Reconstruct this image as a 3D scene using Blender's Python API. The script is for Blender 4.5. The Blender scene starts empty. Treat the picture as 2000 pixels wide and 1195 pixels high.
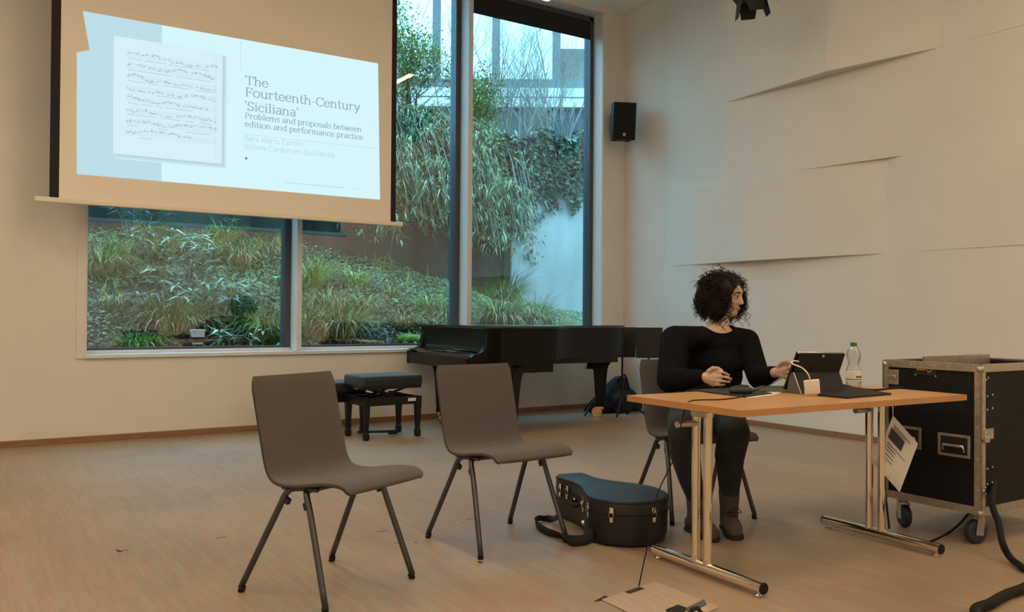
import bpy, bmesh, math, random
from mathutils import Vector, Matrix, Euler
random.seed(7)
PI = math.pi
D = bpy.data
SC = bpy.context.scene
COL = SC.collection

# ------------------------------------------------------------------ camera
FPX, YAW, PITCH, ROLL, EYE = 1675.2, math.radians(33.3856), math.radians(0.5592), math.radians(0.4141), 1.10
_f = Vector((math.sin(YAW), math.cos(YAW), 0)); _r = Vector((math.cos(YAW), -math.sin(YAW), 0)); _u = Vector((0, 0, 1))
FW = math.cos(PITCH) * _f + math.sin(PITCH) * _u
_u2 = -math.sin(PITCH) * _f + math.cos(PITCH) * _u
RT = math.cos(ROLL) * _r + math.sin(ROLL) * _u2
UP = -math.sin(ROLL) * _r + math.cos(ROLL) * _u2
camd = D.cameras.new('camera'); cam = D.objects.new('camera', camd); COL.objects.link(cam)
camd.sensor_width = 36; camd.lens = FPX / 2000 * 36; camd.clip_end = 200
M3 = Matrix((RT, UP, -FW)).transposed()
cam.matrix_world = Matrix.Translation((0, 0, EYE)) @ M3.to_4x4()
SC.camera = cam

# ------------------------------------------------------------------ world, exposure
SC.view_settings.view_transform = 'Standard'; SC.view_settings.look = 'None'
SC.view_settings.exposure = 0.0; SC.view_settings.gamma = 1.0; SC.view_settings.use_curve_mapping = False
SKY_STRENGTH = 6.0                                 # zenith radiance scale; standard overcast sky, (1 + 2 sin elevation) / 3
wd = D.worlds.new('overcast_sky'); SC.world = wd; wd.use_nodes = True
wn = wd.node_tree.nodes; wl = wd.node_tree.links
bg = wn['Background']
tc = wn.new('ShaderNodeTexCoord'); nz = wn.new('ShaderNodeTexNoise'); nz.inputs['Scale'].default_value = 2.5
cr = wn.new('ShaderNodeValToRGB'); cr.color_ramp.elements[0].position = .35; cr.color_ramp.elements[1].position = .7
cr.color_ramp.elements[0].color = (0.33, 0.82, 1.15, 1); cr.color_ramp.elements[1].color = (0.37, 0.88, 1.21, 1)
wl.new(tc.outputs['Generated'], nz.inputs['Vector']); wl.new(nz.outputs['Fac'], cr.inputs['Fac']); wl.new(cr.outputs['Color'], bg.inputs['Color'])
sx = wn.new('ShaderNodeSeparateXYZ'); wl.new(tc.outputs['Generated'], sx.inputs['Vector'])
mr_ = wn.new('ShaderNodeMapRange'); mr_.inputs['From Min'].default_value = 0; mr_.inputs['From Max'].default_value = 1
mr_.inputs['To Min'].default_value = SKY_STRENGTH / 3; mr_.inputs['To Max'].default_value = SKY_STRENGTH
wl.new(sx.outputs['Z'], mr_.inputs['Value']); wl.new(mr_.outputs['Result'], bg.inputs['Strength'])
LAMP_COL = (1.0, 0.79, 0.54); LAMP_STRENGTH = 52.0
SLIDE_GAIN = 1.0

# ------------------------------------------------------------------ pixel -> point helpers (real planes)
def ray(x, y): return (x - 1000) * RT / FPX - (y - 597.5) * UP / FPX + FW
def atz(x, y, z=0.0):
    d = ray(x, y); t = (z - EYE) / d.z; return Vector((d.x * t, d.y * t, z))
def aty(x, y, Y):
    d = ray(x, y); t = Y / d.y; return Vector((d.x * t, Y, d.z * t + EYE))
def atx(x, y, X):
    d = ray(x, y); t = X / d.x; return Vector((X, d.y * t, d.z * t + EYE))

# ------------------------------------------------------------------ materials
def hexc(r, g, b):
    f = lambda c: (c / 255 / 12.92) if c / 255 <= .04045 else ((c / 255 + .055) / 1.055) ** 2.4
    return (f(r), f(g), f(b), 1)
def mat(name, col, rough=.5, metal=0.0, var=0.0, scale=20.0, bump=0.0, bscale=None, spec=.5, emit=None, es=0.0, coat=0.0, stretch=None, sheen=0.0):
    m = D.materials.new(name); m.use_nodes = True
    nt = m.node_tree; n = nt.nodes; l = nt.links; b = n['Principled BSDF']
    c = col if len(col) == 4 else (*col, 1)
    b.inputs['Base Color'].default_value = c; b.inputs['Roughness'].default_value = rough; b.inputs['Metallic'].default_value = metal
    b.inputs['Specular IOR Level'].default_value = spec; b.inputs['Coat Weight'].default_value = coat
    if sheen: b.inputs['Sheen Weight'].default_value = sheen
    if emit: b.inputs['Emission Color'].default_value = (*emit[:3], 1); b.inputs['Emission Strength'].default_value = es
    if var or bump:
        t = n.new('ShaderNodeTexCoord'); mp = n.new('ShaderNodeMapping'); l.new(t.outputs['Object'], mp.inputs['Vector'])
        if stretch: mp.inputs['Scale'].default_value = stretch
    if var:
        q = n.new('ShaderNodeTexNoise'); q.inputs['Scale'].default_value = scale; q.inputs['Detail'].default_value = 5
        l.new(mp.outputs['Vector'], q.inputs['Vector'])
        r = n.new('ShaderNodeValToRGB'); r.color_ramp.elements[0].position = .3; r.color_ramp.elements[1].position = .7
        r.color_ramp.elements[0].color = (*[x * (1 - var) for x in c[:3]], 1); r.color_ramp.elements[1].color = (*[min(1, x * (1 + var)) for x in c[:3]], 1)
        l.new(q.outputs['Fac'], r.inputs['Fac']); l.new(r.outputs['Color'], b.inputs['Base Color'])
    if bump:
        q2 = n.new('ShaderNodeTexNoise'); q2.inputs['Scale'].default_value = bscale or scale * 4; q2.inputs['Detail'].default_value = 3
        l.new(mp.outputs['Vector'], q2.inputs['Vector'])
        bp = n.new('ShaderNodeBump'); bp.inputs['Strength'].default_value = bump; bp.inputs['Distance'].default_value = .004
        l.new(q2.outputs['Fac'], bp.inputs['Height']); l.new(bp.outputs['Normal'], b.inputs['Normal'])
    return m
M = {}
M['wall'] = mat('white_plaster', (.70, .675, .63), .85, var=.03, scale=3, bump=.15, bscale=220, spec=.2)
M['panel'] = mat('white_wall_panel', (.72, .69, .64), .8, var=.02, scale=3, bump=.08, bscale=200, spec=.2)
M['ceil'] = mat('ceiling_white', (.86, .85, .83), .9, spec=.1)
M['frame_white'] = mat('white_painted_metal', (.66, .67, .67), .5, var=.02)
M['frame_dark'] = mat('anthracite_frame', (.05, .062, .08), .4, var=.1)
M['blind'] = mat('dark_blind', (.012, .014, .018), .8)
M['skirt'] = mat('oak_skirting', hexc(140, 104, 74), .5, var=.18, scale=6, stretch=(1, 8, 8))
M['fabric'] = mat('screen_fabric', (.80, .74, .63), .9, spec=.1)
M['screen_edge'] = mat('black_screen_border', (.008, .007, .008), .8)
M['bar'] = mat('cream_bar', (.75, .68, .55), .5)
M['upholstery'] = mat('taupe_wool', (.100, .087, .083), .95, var=.18, scale=260, bump=.5, bscale=600, spec=.15, sheen=.15)
M['upholstery_edge'] = mat('dark_seat_edge', (.03, .025, .022), .7)
M['leg_metal'] = mat('graphite_tube', (.10, .10, .105), .38, metal=.85, var=.1, scale=80)
M['plastic'] = mat('black_plastic', (.012, .012, .013), .45)
M['rubber'] = mat('black_rubber', (.007, .0065, .0065), .75, spec=.3)
M['chrome'] = mat('chrome', (.86, .80, .70), .09, metal=1)
M['steel'] = mat('brushed_steel', (.62, .60, .56), .32, metal=1, var=.08, scale=60)
M['alu'] = mat('aluminium_edge', (.50, .46, .40), .42, metal=.9, var=.15, scale=40)
M['table'] = mat('beech_top', hexc(190, 143, 92), .38, var=.10, scale=5, stretch=(1, 14, 1), bump=.03, bscale=60)
M['table_edge'] = mat('beech_edge', hexc(178, 128, 80), .45, var=.08, scale=8)
M['piano'] = mat('black_lacquer', (.005, .005, .006), .10, coat=.6)
M['piano_side'] = mat('satin_black', (.004, .0036, .0036), .32, spec=.22)
M['brass'] = mat('brass', (.72, .52, .25), .25, metal=1)
M['ivory'] = mat('ivory', (.75, .72, .64), .35)
M['velvet'] = mat('black_velour', (.006, .009, .014), .6, var=.2, scale=150, bump=.2, sheen=.12)
M['wood_black'] = mat('ebonised_wood', (.005, .0045, .0045), .35, spec=.35)
M['sticker'] = mat('white_label', (.62, .60, .56), .6)
M['case_black'] = mat('black_case_laminate', (.005, .0045, .006), .6, bump=.3, bscale=300, spec=.3)
M['wheel'] = mat('blue_black_tyre', (.018, .024, .04), .6)
M['gcase'] = mat('black_tolex', (.007, .009, .012), .42, bump=.25, bscale=400)
M['strap'] = mat('black_webbing', (.010, .009, .009), .85, bump=.4, bscale=500)
M['paper'] = mat('paper', (.72, .70, .64), .8)
M['ink'] = mat('ink', (.05, .05, .06), .8)
M['skin'] = mat('skin', (.54, .36, .27), .5, var=.06, scale=30)
M['hair'] = mat('dark_brown_hair', (.0095, .0055, .0045), .5, spec=.25)
M['hair_edge'] = mat('brown_curl_hair', (.018, .010, .007), .5, spec=.3)
M['sweater'] = mat('navy_black_knit', (.007, .007, .0095), .95, var=.25, scale=220, bump=.6, bscale=500, spec=.06)
M['jeans'] = mat('faded_black_denim', (.022, .025, .030), .9, var=.35, scale=14, bump=.4, bscale=500)
M['boot'] = mat('brown_suede', (.085, .062, .050), .95, var=.2, scale=50, bump=.3)
M['sole'] = mat('dark_sole', (.012, .010, .009), .8)
M['lips'] = mat('lips', (.38, .16, .13), .45)
M['eye'] = mat('eye_white', (.6, .58, .55), .3)
M['iris'] = mat('iris', (.02, .012, .008), .2)
M['glitter'] = mat('speckled_black_cover', (.009, .008, .008), .75, var=.9, scale=180, bump=.4, bscale=300)
M['white_plastic'] = mat('white_plastic', (.74, .72, .69), .35)
M['green_cap'] = mat('green_cap', (.03, .13, .025), .45)
M['notebook'] = mat('olive_cover', (.09, .085, .065), .6)
M['mousepad'] = mat('dark_pad', (.022, .020, .020), .8)
M['concrete'] = mat('shaded_weathered_concrete', (.040, .036, .030), .9, var=.95, scale=1.3, bump=.3, bscale=30, stretch=(1.6, 1, .35))  # stained, and coloured darker for the shade under overhang and trees
M['concrete_skylit'] = mat('skylit_concrete', (.37, .37, .35), .9, var=.22, scale=1.3, bump=.2, bscale=30, stretch=(1.4, 1.4, .5))  # concrete coloured paler for the open skylight falling on it
M['soil'] = mat('dark_soil', (.030, .020, .014), .95, var=.4, scale=9, bump=.8, bscale=40)
M['bark'] = mat('grey_bark', (.27, .26, .22), .9, var=.3, scale=30)
M['bark_dark'] = mat('dark_bark', (.035, .03, .026), .9, var=.3, scale=30)
M['bld_white'] = mat('white_fascia', (.85, .86, .86), .6)
M['bld_grey'] = mat('grey_facade', (.16, .18, .19), .7, var=.15, scale=1)
M['bld_dark'] = mat('dark_glazing', (.06, .075, .085), .35)
M['bld_brown'] = mat('brown_block', (.20, .19, .155), .9, var=.2, scale=2)
M['pot'] = mat('white_pot', (.75, .78, .78), .5)
M['spot_black'] = mat('lamp_black', (.006, .0055, .006), .5, spec=.3)
M['lamp_house'] = mat('lamp_housing', (.6, .6, .58), .5)
M['gold_tin'] = mat('gilt_metal', (.6, .42, .2), .3, metal=1)
def leafmat(name, col, var=.5, scale=3.0, rough=.5, trans=.25):
    m = mat(name, col, rough, var=var, scale=scale, spec=.4)
    b = m.node_tree.nodes['Principled BSDF']
    # leaf to leaf variation
    n = m.node_tree.nodes; l = m.node_tree.links
    gi = n.new('ShaderNodeNewGeometry'); hs = n.new('ShaderNodeHueSaturation'); mr = n.new('ShaderNodeMapRange')
    mr.inputs['To Min'].default_value = .55; mr.inputs['To Max'].default_value = 1.6
    src = b.inputs['Base Color'].links[0].from_socket
    l.new(gi.outputs['Random Per Island'], mr.inputs['Value']); l.new(mr.outputs['Result'], hs.inputs['Value'])
    l.new(src, hs.inputs['Color']); l.new(hs.outputs['Color'], b.inputs['Base Color'])
    return m
M['leaf_grass'] = leafmat('grass_blade', (0.194, 0.221, 0.047))
M['leaf_grass2'] = leafmat('bright_grass_blade', (0.176, 0.295, 0.055))
M['leaf_dry'] = leafmat('dry_grass_blade', (0.440, 0.336, 0.218), var=.35)
M['leaf_bamboo'] = leafmat('bamboo_leaf', (0.220, 0.262, 0.129))
M['leaf_sasa'] = leafmat('broad_bamboo_leaf', (0.238, 0.295, 0.187))
M['leaf_cover'] = leafmat('ground_ivy_leaf', (0.136, 0.189, 0.082))
M['leaf_ivy'] = leafmat('ivy_leaf', (0.106, 0.127, 0.086))
M['leaf_shrub'] = leafmat('laurel_leaf', (0.176, 0.262, 0.066))
M['moss'] = mat('bright_moss', (.12, .25, .03), .95, var=.4, scale=30, bump=.8, bscale=60)

def floor_mat():
    m = D.materials.new('oak_strip_parquet'); m.use_nodes = True
    nt = m.node_tree; n = nt.nodes; l = nt.links; b = n['Principled BSDF']
    t = n.new('ShaderNodeTexCoord'); mp = n.new('ShaderNodeMapping'); l.new(t.outputs['Object'], mp.inputs['Vector'])
    mp.inputs['Rotation'].default_value = (0, 0, PI / 2)
    br = n.new('ShaderNodeTexBrick'); l.new(mp.outputs['Vector'], br.inputs['Vector'])
    br.inputs['Scale'].default_value = 1.0; br.inputs['Brick Width'].default_value = .42; br.inputs['Row Height'].default_value = .03
    br.inputs['Mortar Size'].default_value = .0012; br.inputs['Mortar Smooth'].default_value = .3; br.inputs['Bias'].default_value = 0
    br.inputs['Color1'].default_value = (.318, .224, .140, 1); br.inputs['Color2'].default_value = (.352, .248, .156, 1); br.inputs['Mortar'].default_value = (.29, .20, .124, 1)
    mp2 = n.new('ShaderNodeMapping'); l.new(t.outputs['Object'], mp2.inputs['Vector']); mp2.inputs['Scale'].default_value = (14, 1.2, 1)
    nz = n.new('ShaderNodeTexNoise'); nz.inputs['Scale'].default_value = 4; nz.inputs['Detail'].default_value = 6; l.new(mp2.outputs['Vector'], nz.inputs['Vector'])
    n2 = n.new('ShaderNodeTexNoise'); n2.inputs['Scale'].default_value = .9; n2.inputs['Detail'].default_value = 4; l.new(t.outputs['Object'], n2.inputs['Vector'])
    mx = n.new('ShaderNodeMix'); mx.data_type = 'RGBA'; mx.blend_type = 'OVERLAY'; mx.inputs['Factor'].default_value = .35
    l.new(br.outputs['Color'], mx.inputs['A']); l.new(nz.outputs['Color'], mx.inputs['B'])
    hs = n.new('ShaderNodeHueSaturation'); mr = n.new('ShaderNodeMapRange'); mr.inputs['From Min'].default_value = .3; mr.inputs['From Max'].default_value = .7
    mr.inputs['To Min'].default_value = .86; mr.inputs['To Max'].default_value = 1.14
    l.new(n2.outputs['Fac'], mr.inputs['Value']); l.new(mr.outputs['Result'], hs.inputs['Value']); hs.inputs['Saturation'].default_value = .92
    l.new(mx.outputs['Result'], hs.inputs['Color']); l.new(hs.outputs['Color'], b.inputs['Base Color'])
    rr = n.new('ShaderNodeMapRange'); rr.inputs['To Min'].default_value = .34; rr.inputs['To Max'].default_value = .52
    l.new(nz.outputs['Fac'], rr.inputs['Value']); l.new(rr.outputs['Result'], b.inputs['Roughness'])
    bp = n.new('ShaderNodeBump'); bp.inputs['Strength'].default_value = .12; bp.inputs['Distance'].default_value = .002
    l.new(nz.outputs['Fac'], bp.inputs['Height']); l.new(bp.outputs['Normal'], b.inputs['Normal'])
    return m
M['floor'] = floor_mat()
def pane_mat():
    m = D.materials.new('double_glazing'); m.use_nodes = True
    nt = m.node_tree; n = nt.nodes; l = nt.links; n.clear()
    o = n.new('ShaderNodeOutputMaterial'); mix = n.new('ShaderNodeMixShader'); tr = n.new('ShaderNodeBsdfTransparent'); gl = n.new('ShaderNodeBsdfGlossy')
    tr.inputs['Color'].default_value = (.985, 1, 1, 1); gl.inputs['Roughness'].default_value = 0.0; gl.inputs['Color'].default_value = (.95, 1, 1, 1)
    g = n.new('ShaderNodeNewGeometry'); ma = n.new('ShaderNodeMapRange'); ma.inputs['To Min'].default_value = 1.75; ma.inputs['To Max'].default_value = 1 / 1.75
    fr = n.new('ShaderNodeFresnel'); l.new(g.outputs['Backfacing'], ma.inputs['Value']); l.new(ma.outputs['Result'], fr.inputs['IOR'])
    l.new(fr.outputs['Fac'], mix.inputs['Fac']); l.new(tr.outputs['BSDF'], mix.inputs[1]); l.new(gl.outputs['BSDF'], mix.inputs[2]); l.new(mix.outputs['Shader'], o.inputs['Surface'])
    return m
M['hatch'] = mat('worn_oak_lid', (.43, .32, .22), .5, var=.1, scale=6, stretch=(8, 1, 1))
M['glass'] = pane_mat()
def bottle_mat(name, tint):
    m = D.materials.new(name); m.use_nodes = True
    nt = m.node_tree; n = nt.nodes; l = nt.links; n.clear()
    o = n.new('ShaderNodeOutputMaterial'); mix = n.new('ShaderNodeMixShader'); tr = n.new('ShaderNodeBsdfTransparent'); gl = n.new('ShaderNodeBsdfGlossy')
    tr.inputs['Color'].default_value = (*tint, 1); gl.inputs['Roughness'].default_value = .06
    lw = n.new('ShaderNodeLayerWeight'); lw.inputs['Blend'].default_value = .32
    l.new(lw.outputs['Facing'], mix.inputs['Fac']); l.new(tr.outputs['BSDF'], mix.inputs[1]); l.new(gl.outputs['BSDF'], mix.inputs[2]); l.new(mix.outputs['Shader'], o.inputs['Surface'])
    return m
M['pet'] = bottle_mat('clear_plastic', (.93, .93, .91))
def emit_mat(name, col, s):
    m = D.materials.new(name); m.use_nodes = True
    b = m.node_tree.nodes['Principled BSDF']; b.inputs['Base Color'].default_value = (0, 0, 0, 1)
    b.inputs['Emission Color'].default_value = (*col, 1); b.inputs['Emission Strength'].default_value = s; b.inputs['Specular IOR Level'].default_value = 0
    return m
M['lamp'] = emit_mat('lamp_diffuser', LAMP_COL, LAMP_STRENGTH)
M['lamp_dim'] = emit_mat('dimmed_lamp_diffuser', LAMP_COL, 9.0)
def slide(name, r, g, b): 
    c = hexc(r, g, b); return emit_mat(name, c[:3], SLIDE_GAIN)
M['s_white'] = slide('slide_white', 215, 246, 252)
M['s_blue'] = slide('slide_blue', 190, 222, 232)
M['s_page'] = slide('slide_page', 216, 239, 247)
M['s_shadow'] = slide('slide_page_shade', 186, 214, 226)
M['s_shadow2'] = slide('slide_page_shade_mid', 198, 227, 237)
M['s_shadow3'] = slide('slide_page_shade_soft', 207, 237, 246)
M['s_ink'] = slide('slide_ink', 152, 178, 186)
M['s_ink2'] = slide('slide_faint_ink', 190, 219, 226)
M['s_ink3'] = slide('slide_note_ink', 172, 192, 200)
M['s_dot'] = slide('slide_dot', 110, 130, 140)

# ------------------------------------------------------------------ mesh helpers
class MB:
    def __init__(s): s.bm = bmesh.new()
    def _tr(s, vs, mtx):
        if mtx is not None: bmesh.ops.transform(s.bm, matrix=mtx, verts=vs)
    def box(s, c, d, rot=None, bev=0.0, seg=2):
        r = bmesh.ops.create_cube(s.bm, size=1.0); vs = r['verts']
        bmesh.ops.scale(s.bm, vec=d, verts=vs)
        if bev:
            es = list({e for v in vs for e in v.link_edges})
            rr = bmesh.ops.bevel(s.bm, geom=es, offset=bev, segments=seg, affect='EDGES', profile=.5)
            vs = list({v for f in rr['faces'] for v in f.verts} | {v for v in vs if v.is_valid})
        m = Matrix.Translation(c)
        if rot is not None: m = m @ (rot if isinstance(rot, Matrix) else Euler(rot).to_matrix().to_4x4())
        s._tr(vs, m); return s
    def box2(s, a, b, bev=0.0):
        return s.box([(a[i] + b[i]) / 2 for i in range(3)], [abs(b[i] - a[i]) for i in range(3)], None, bev)
    def cone(s, p0, p1, r0, r1=None, n=12, cap=True):
        p0 = Vector(p0); p1 = Vector(p1); r1 = r0 if r1 is None else r1
        d = p1 - p0; q = d.to_track_quat('Z', 'Y').to_matrix()
        a = []; b = []
        for i in range(n):
            t = 2 * PI * i / n; o = q @ Vector((math.cos(t), math.sin(t), 0))
            a.append(s.bm.verts.new(p0 + o * r0)); b.append(s.bm.verts.new(p1 + o * r1))
        for i in range(n): s.bm.faces.new((a[i], a[(i + 1) % n], b[(i + 1) % n], b[i]))
        if cap: s.bm.faces.new(a[::-1]); s.bm.faces.new(b)
        return s
    def tube(s, pts, r, n=8, cap=True, closed=False):
        pts = [Vector(p) for p in pts]; N = len(pts); rings = []; up = None
        rad = r if isinstance(r, (list, tuple)) else [r] * N
        for i, p in enumerate(pts):
            if closed: t = pts[(i + 1) % N] - pts[i - 1]
            else: t = pts[min(i + 1, N - 1)] - pts[max(i - 1, 0)]
            if t.length < 1e-9: t = Vector((0, 0, 1))
            t.normalize()
            if up is None:
                up = Vector((0, 0, 1)) if abs(t.z) < .9 else Vector((1, 0, 0))
            up = (up - t * up.dot(t))
            if up.length < 1e-6: up = t.orthogonal()
            up.normalize(); w = t.cross(up)
            rings.append([s.bm.verts.new(p + (up * math.cos(2 * PI * k / n) + w * math.sin(2 * PI * k / n)) * rad[i]) for k in range(n)])
        for i in range(N if closed else N - 1):
            a = rings[i]; b = rings[(i + 1) % N]
            for k in range(n): s.bm.faces.new((a[k], a[(k + 1) % n], b[(k + 1) % n], b[k]))
        if cap and not closed: s.bm.faces.new(rings[0][::-1]); s.bm.faces.new(rings[-1])
        return s
    def lathe(s, prof, c=(0, 0, 0), n=20, mtx=None):
        rings = []; allv = []
        for r, z in prof:
            ring = [s.bm.verts.new((c[0] + r * math.cos(2 * PI * k / n), c[1] + r * math.sin(2 * PI * k / n), c[2] + z)) for k in range(n)]
            rings.append(ring); allv += ring
        for a, b in zip(rings, rings[1:]):
            for k in range(n): s.bm.faces.new((a[k], a[(k + 1) % n], b[(k + 1) % n], b[k]))
        s.bm.faces.new(rings[0][::-1]); s.bm.faces.new(rings[-1])
        s._tr(allv, mtx); return s
    def ball(s, c, r, seg=12, rot=None):
        r = (r, r, r) if not isinstance(r, (tuple, list)) else r
        q = bmesh.ops.create_uvsphere(s.bm, u_segments=seg, v_segments=max(6, seg * 2 // 3), radius=1.0)['verts']
        m = Matrix.Translation(c)
        if rot is not None: m = m @ (rot if isinstance(rot, Matrix) else Euler(rot).to_matrix().to_4x4())
        s._tr(q, m @ Matrix.Diagonal((*r, 1))); return s
    def cap(s, p0, p1, r0, r1=None, seg=14):
        r1 = r0 if r1 is None else r1
        s.ball(p0, r0, seg); s.ball(p1, r1, seg); s.cone(p0, p1, r0, r1, seg); return s
    def chain(s, pts, rad, seg=14):
        for i in range(len(pts) - 1): s.cap(pts[i], pts[i + 1], rad[i], rad[i + 1], seg)
        return s
    def prism(s, poly, z0, z1, mtx=None, bev=0.0):
        a = [s.bm.verts.new((x, y, z0)) for x, y in poly]; b = [s.bm.verts.new((x, y, z1)) for x, y in poly]; n = len(poly)
        fs = [s.bm.faces.new(a[::-1]), s.bm.faces.new(b)]
        for i in range(n): fs.append(s.bm.faces.new((a[i], a[(i + 1) % n], b[(i + 1) % n], b[i])))
        vs = a + b
        if bev:
            es = list(fs[0].edges) + list(fs[1].edges)
            rr = bmesh.ops.bevel(s.bm, geom=es, offset=bev, segments=2, affect='EDGES', profile=.5)
            vs = list({v for f in rr['faces'] for v in f.verts} | {v for v in vs if v.is_valid})
        s._tr(vs, mtx); return s
    def poly(s, pts):
        s.bm.faces.new([s.bm.verts.new(p) for p in pts]); return s
    def slab(s, quad, t):
        """four points, thickened along their normal"""
        q = [Vector(p) for p in quad]; nrm = (q[1] - q[0]).cross(q[3] - q[0]).normalized() * t
        a = [s.bm.verts.new(p) for p in q]; b = [s.bm.verts.new(p + nrm) for p in q]; n = len(q)
        s.bm.faces.new(a[::-1]); s.bm.faces.new(b)
        for i in range(n): s.bm.faces.new((a[i], a[(i + 1) % n], b[(i + 1) % n], b[i]))
        return s
    def loft(s, rings, cap=True):
        R = [[s.bm.verts.new(p) for p in r] for r in rings]; n = len(R[0])
        for a, b in zip(R, R[1:]):
            for k in range(n): s.bm.faces.new((a[k], a[(k + 1) % n], b[(k + 1) % n], b[k]))
        if cap: s.bm.faces.new(R[0][::-1]); s.bm.faces.new(R[-1])
        return s
    def leaf(s, p, d, side, L, w, bend=.25):
        """pointed two-segment leaf"""
        p = Vector(p); d = Vector(d).normalized(); side = Vector(side); side = (side - d * side.dot(d))
        if side.length < 1e-4: side = d.orthogonal()
        side.normalize(); nn = d.cross(side)
        m1 = p + d * L * .4; t = p + d * L - nn * 0 + Vector((0, 0, -bend * L))
        v = [s.bm.verts.new(x) for x in (p, m1 + side * w * .5, t, m1 - side * w * .5)]
        c = s.bm.verts.new(m1 - nn * w * .12)
        s.bm.faces.new((v[0], v[1], c)); s.bm.faces.new((v[1], v[2], c)); s.bm.faces.new((v[2], v[3], c)); s.bm.faces.new((v[3], v[0], c))
    def blade(s, p, az, L, w, lean, droop, seg=5):
        p = Vector(p); h = Vector((math.cos(az), math.sin(az), 0)); sd = Vector((-math.sin(az), math.cos(az), 0))
        prev = None; a = lean; q = p.copy()
        for i in range(seg + 1):
            ww = w * (1 - (i / seg) ** 1.6) * .5 + .0006
            cur = (s.bm.verts.new(q + sd * ww), s.bm.verts.new(q - sd * ww))
            if prev: s.bm.faces.new((prev[0], prev[1], cur[1], cur[0]))
            prev = cur; q = q + (h * math.sin(a) + Vector((0, 0, 1)) * math.cos(a)) * (L / seg); a += droop / seg
    def build(s, name, m, parent=None, smooth=False, angle=None, loc=None):
        bmesh.ops.recalc_face_normals(s.bm, faces=s.bm.faces)
        me = D.meshes.new(name); s.bm.to_mesh(me); s.bm.free()
        o = D.objects.new(name, me); COL.objects.link(o)
        if m is not None: me.materials.append(M[m] if isinstance(m, str) else m)
        if smooth:
            for f in me.polygons: f.use_smooth = True
            if angle is not None and hasattr(me, 'set_sharp_from_angle'): me.set_sharp_from_angle(angle=angle)
        if parent: o.parent = parent
        if loc: o.location = loc
        return o
SH = math.radians(40)
def tag(o, label=None, cat=None, group=None, kind=None):
    if label: o['label'] = label
    if cat: o['category'] = cat
    if group: o['group'] = group
    if kind: o['kind'] = kind
    return o
def empty(name, loc=(0, 0, 0), rz=0.0):
    o = D.objects.new(name, None); COL.objects.link(o); o.location = loc; o.rotation_euler = (0, 0, rz); o.empty_display_size = .05; return o
def copy_tree(o, parent=None):
    c = o.copy(); COL.objects.link(c)
    if parent: c.parent = parent
    for ch in list(o.children): copy_tree(ch, c)
    return c
def remesh(mb, name, m, vox, smooth_it=4, parent=None, fac=.5):
    bmesh.ops.recalc_face_normals(mb.bm, faces=mb.bm.faces)
    me = D.meshes.new('tmp'); mb.bm.to_mesh(me); mb.bm.free()
    o = D.objects.new('tmp', me); COL.objects.link(o)
    r = o.modifiers.new('r', 'REMESH'); r.mode = 'VOXEL'; r.voxel_size = vox
    if smooth_it:
        sm = o.modifiers.new('s', 'SMOOTH'); sm.iterations = smooth_it; sm.factor = fac
    dg = bpy.context.evaluated_depsgraph_get()
    me2 = D.meshes.new_from_object(o.evaluated_get(dg)); me2.name = name
    D.objects.remove(o); D.meshes.remove(me)
    me2.materials.clear(); me2.materials.append(M[m])
    for f in me2.polygons: f.use_smooth = True
    o2 = D.objects.new(name, me2); COL.objects.link(o2)
    if parent: o2.parent = parent
    return o2
def smoothpath(pts, n=6):
    pts = [Vector(p) for p in pts]; out = []
    for i in range(len(pts) - 1):
        p0 = pts[max(i - 1, 0)]; p1 = pts[i]; p2 = pts[i + 1]; p3 = pts[min(i + 2, len(pts) - 1)]
        for k in range(n):
            t = k / n
            out.append(.5 * ((2 * p1) + (p2 - p0) * t + (2 * p0 - 5 * p1 + 4 * p2 - p3) * t * t + (3 * p1 - p0 - 3 * p2 + p3) * t ** 3))
    out.append(pts[-1]); return out
def struct(o, label=None): 
    o['kind'] = 'structure'
    if label: o['label'] = label
    return o

# =================================================================== SETTING
YW, XW, XP, ZC = 8.0, 6.90, 6.80, 4.80           # window wall, right wall, its panel plane, ceiling
XL, YF = -4.5, -4.5
SILL, WX0, WX1, WTOP, YG = .735, .98, 6.56, 4.74, 8.2
struct(MB().box2((XL, YF, -.1), (XW + .1, YW, 0)).build('floor', 'floor'), 'worn light oak strip parquet floor of the hall')
struct(MB().box2((XL - .2, YF - .2, ZC), (XW + .3, YW + .35, ZC + .15)).build('ceiling', 'ceil'), 'plain white ceiling above the window')
w = MB()
w.box2((XL - .2, YW, -.1), (WX0, YW + .32, ZC)); w.box2((WX1, YW, -.1), (XW + .3, YW + .32, ZC))
w.box2((WX0, YW, -.1), (WX1, YW + .32, SILL - .03)); w.box2((WX0, YW, WTOP), (WX1, YW + .32, ZC))
struct(w.build('wall_back', 'wall'), 'white plaster wall around the tall window')
wr = struct(MB().box2((XW, YF - .2, -.1), (XW + .3, YW, ZC)).build('wall_right', 'wall'), 'white wall with folded acoustic panels')
struct(MB().box2((XL - .2, YF - .2, -.1), (XL, YW, ZC)).build('wall_left', 'wall'), 'plain white side wall out of view')
struct(MB().box2((XL, YF - .2, -.1), (XW, YF, ZC)).build('wall_front', 'wall'), 'plain white wall behind the audience')
struct(MB().box2((XL, YW - .018, 0), (XW - .02, YW, .052), .003).build('baseboard_back', 'skirt'), 'low brown oak skirting under the window wall')
struct(MB().box2((XP - .018, YF, 0), (XP, 7.2, .052), .003).build('baseboard_right', 'skirt'), 'low brown oak skirting under the panelled wall')

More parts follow.
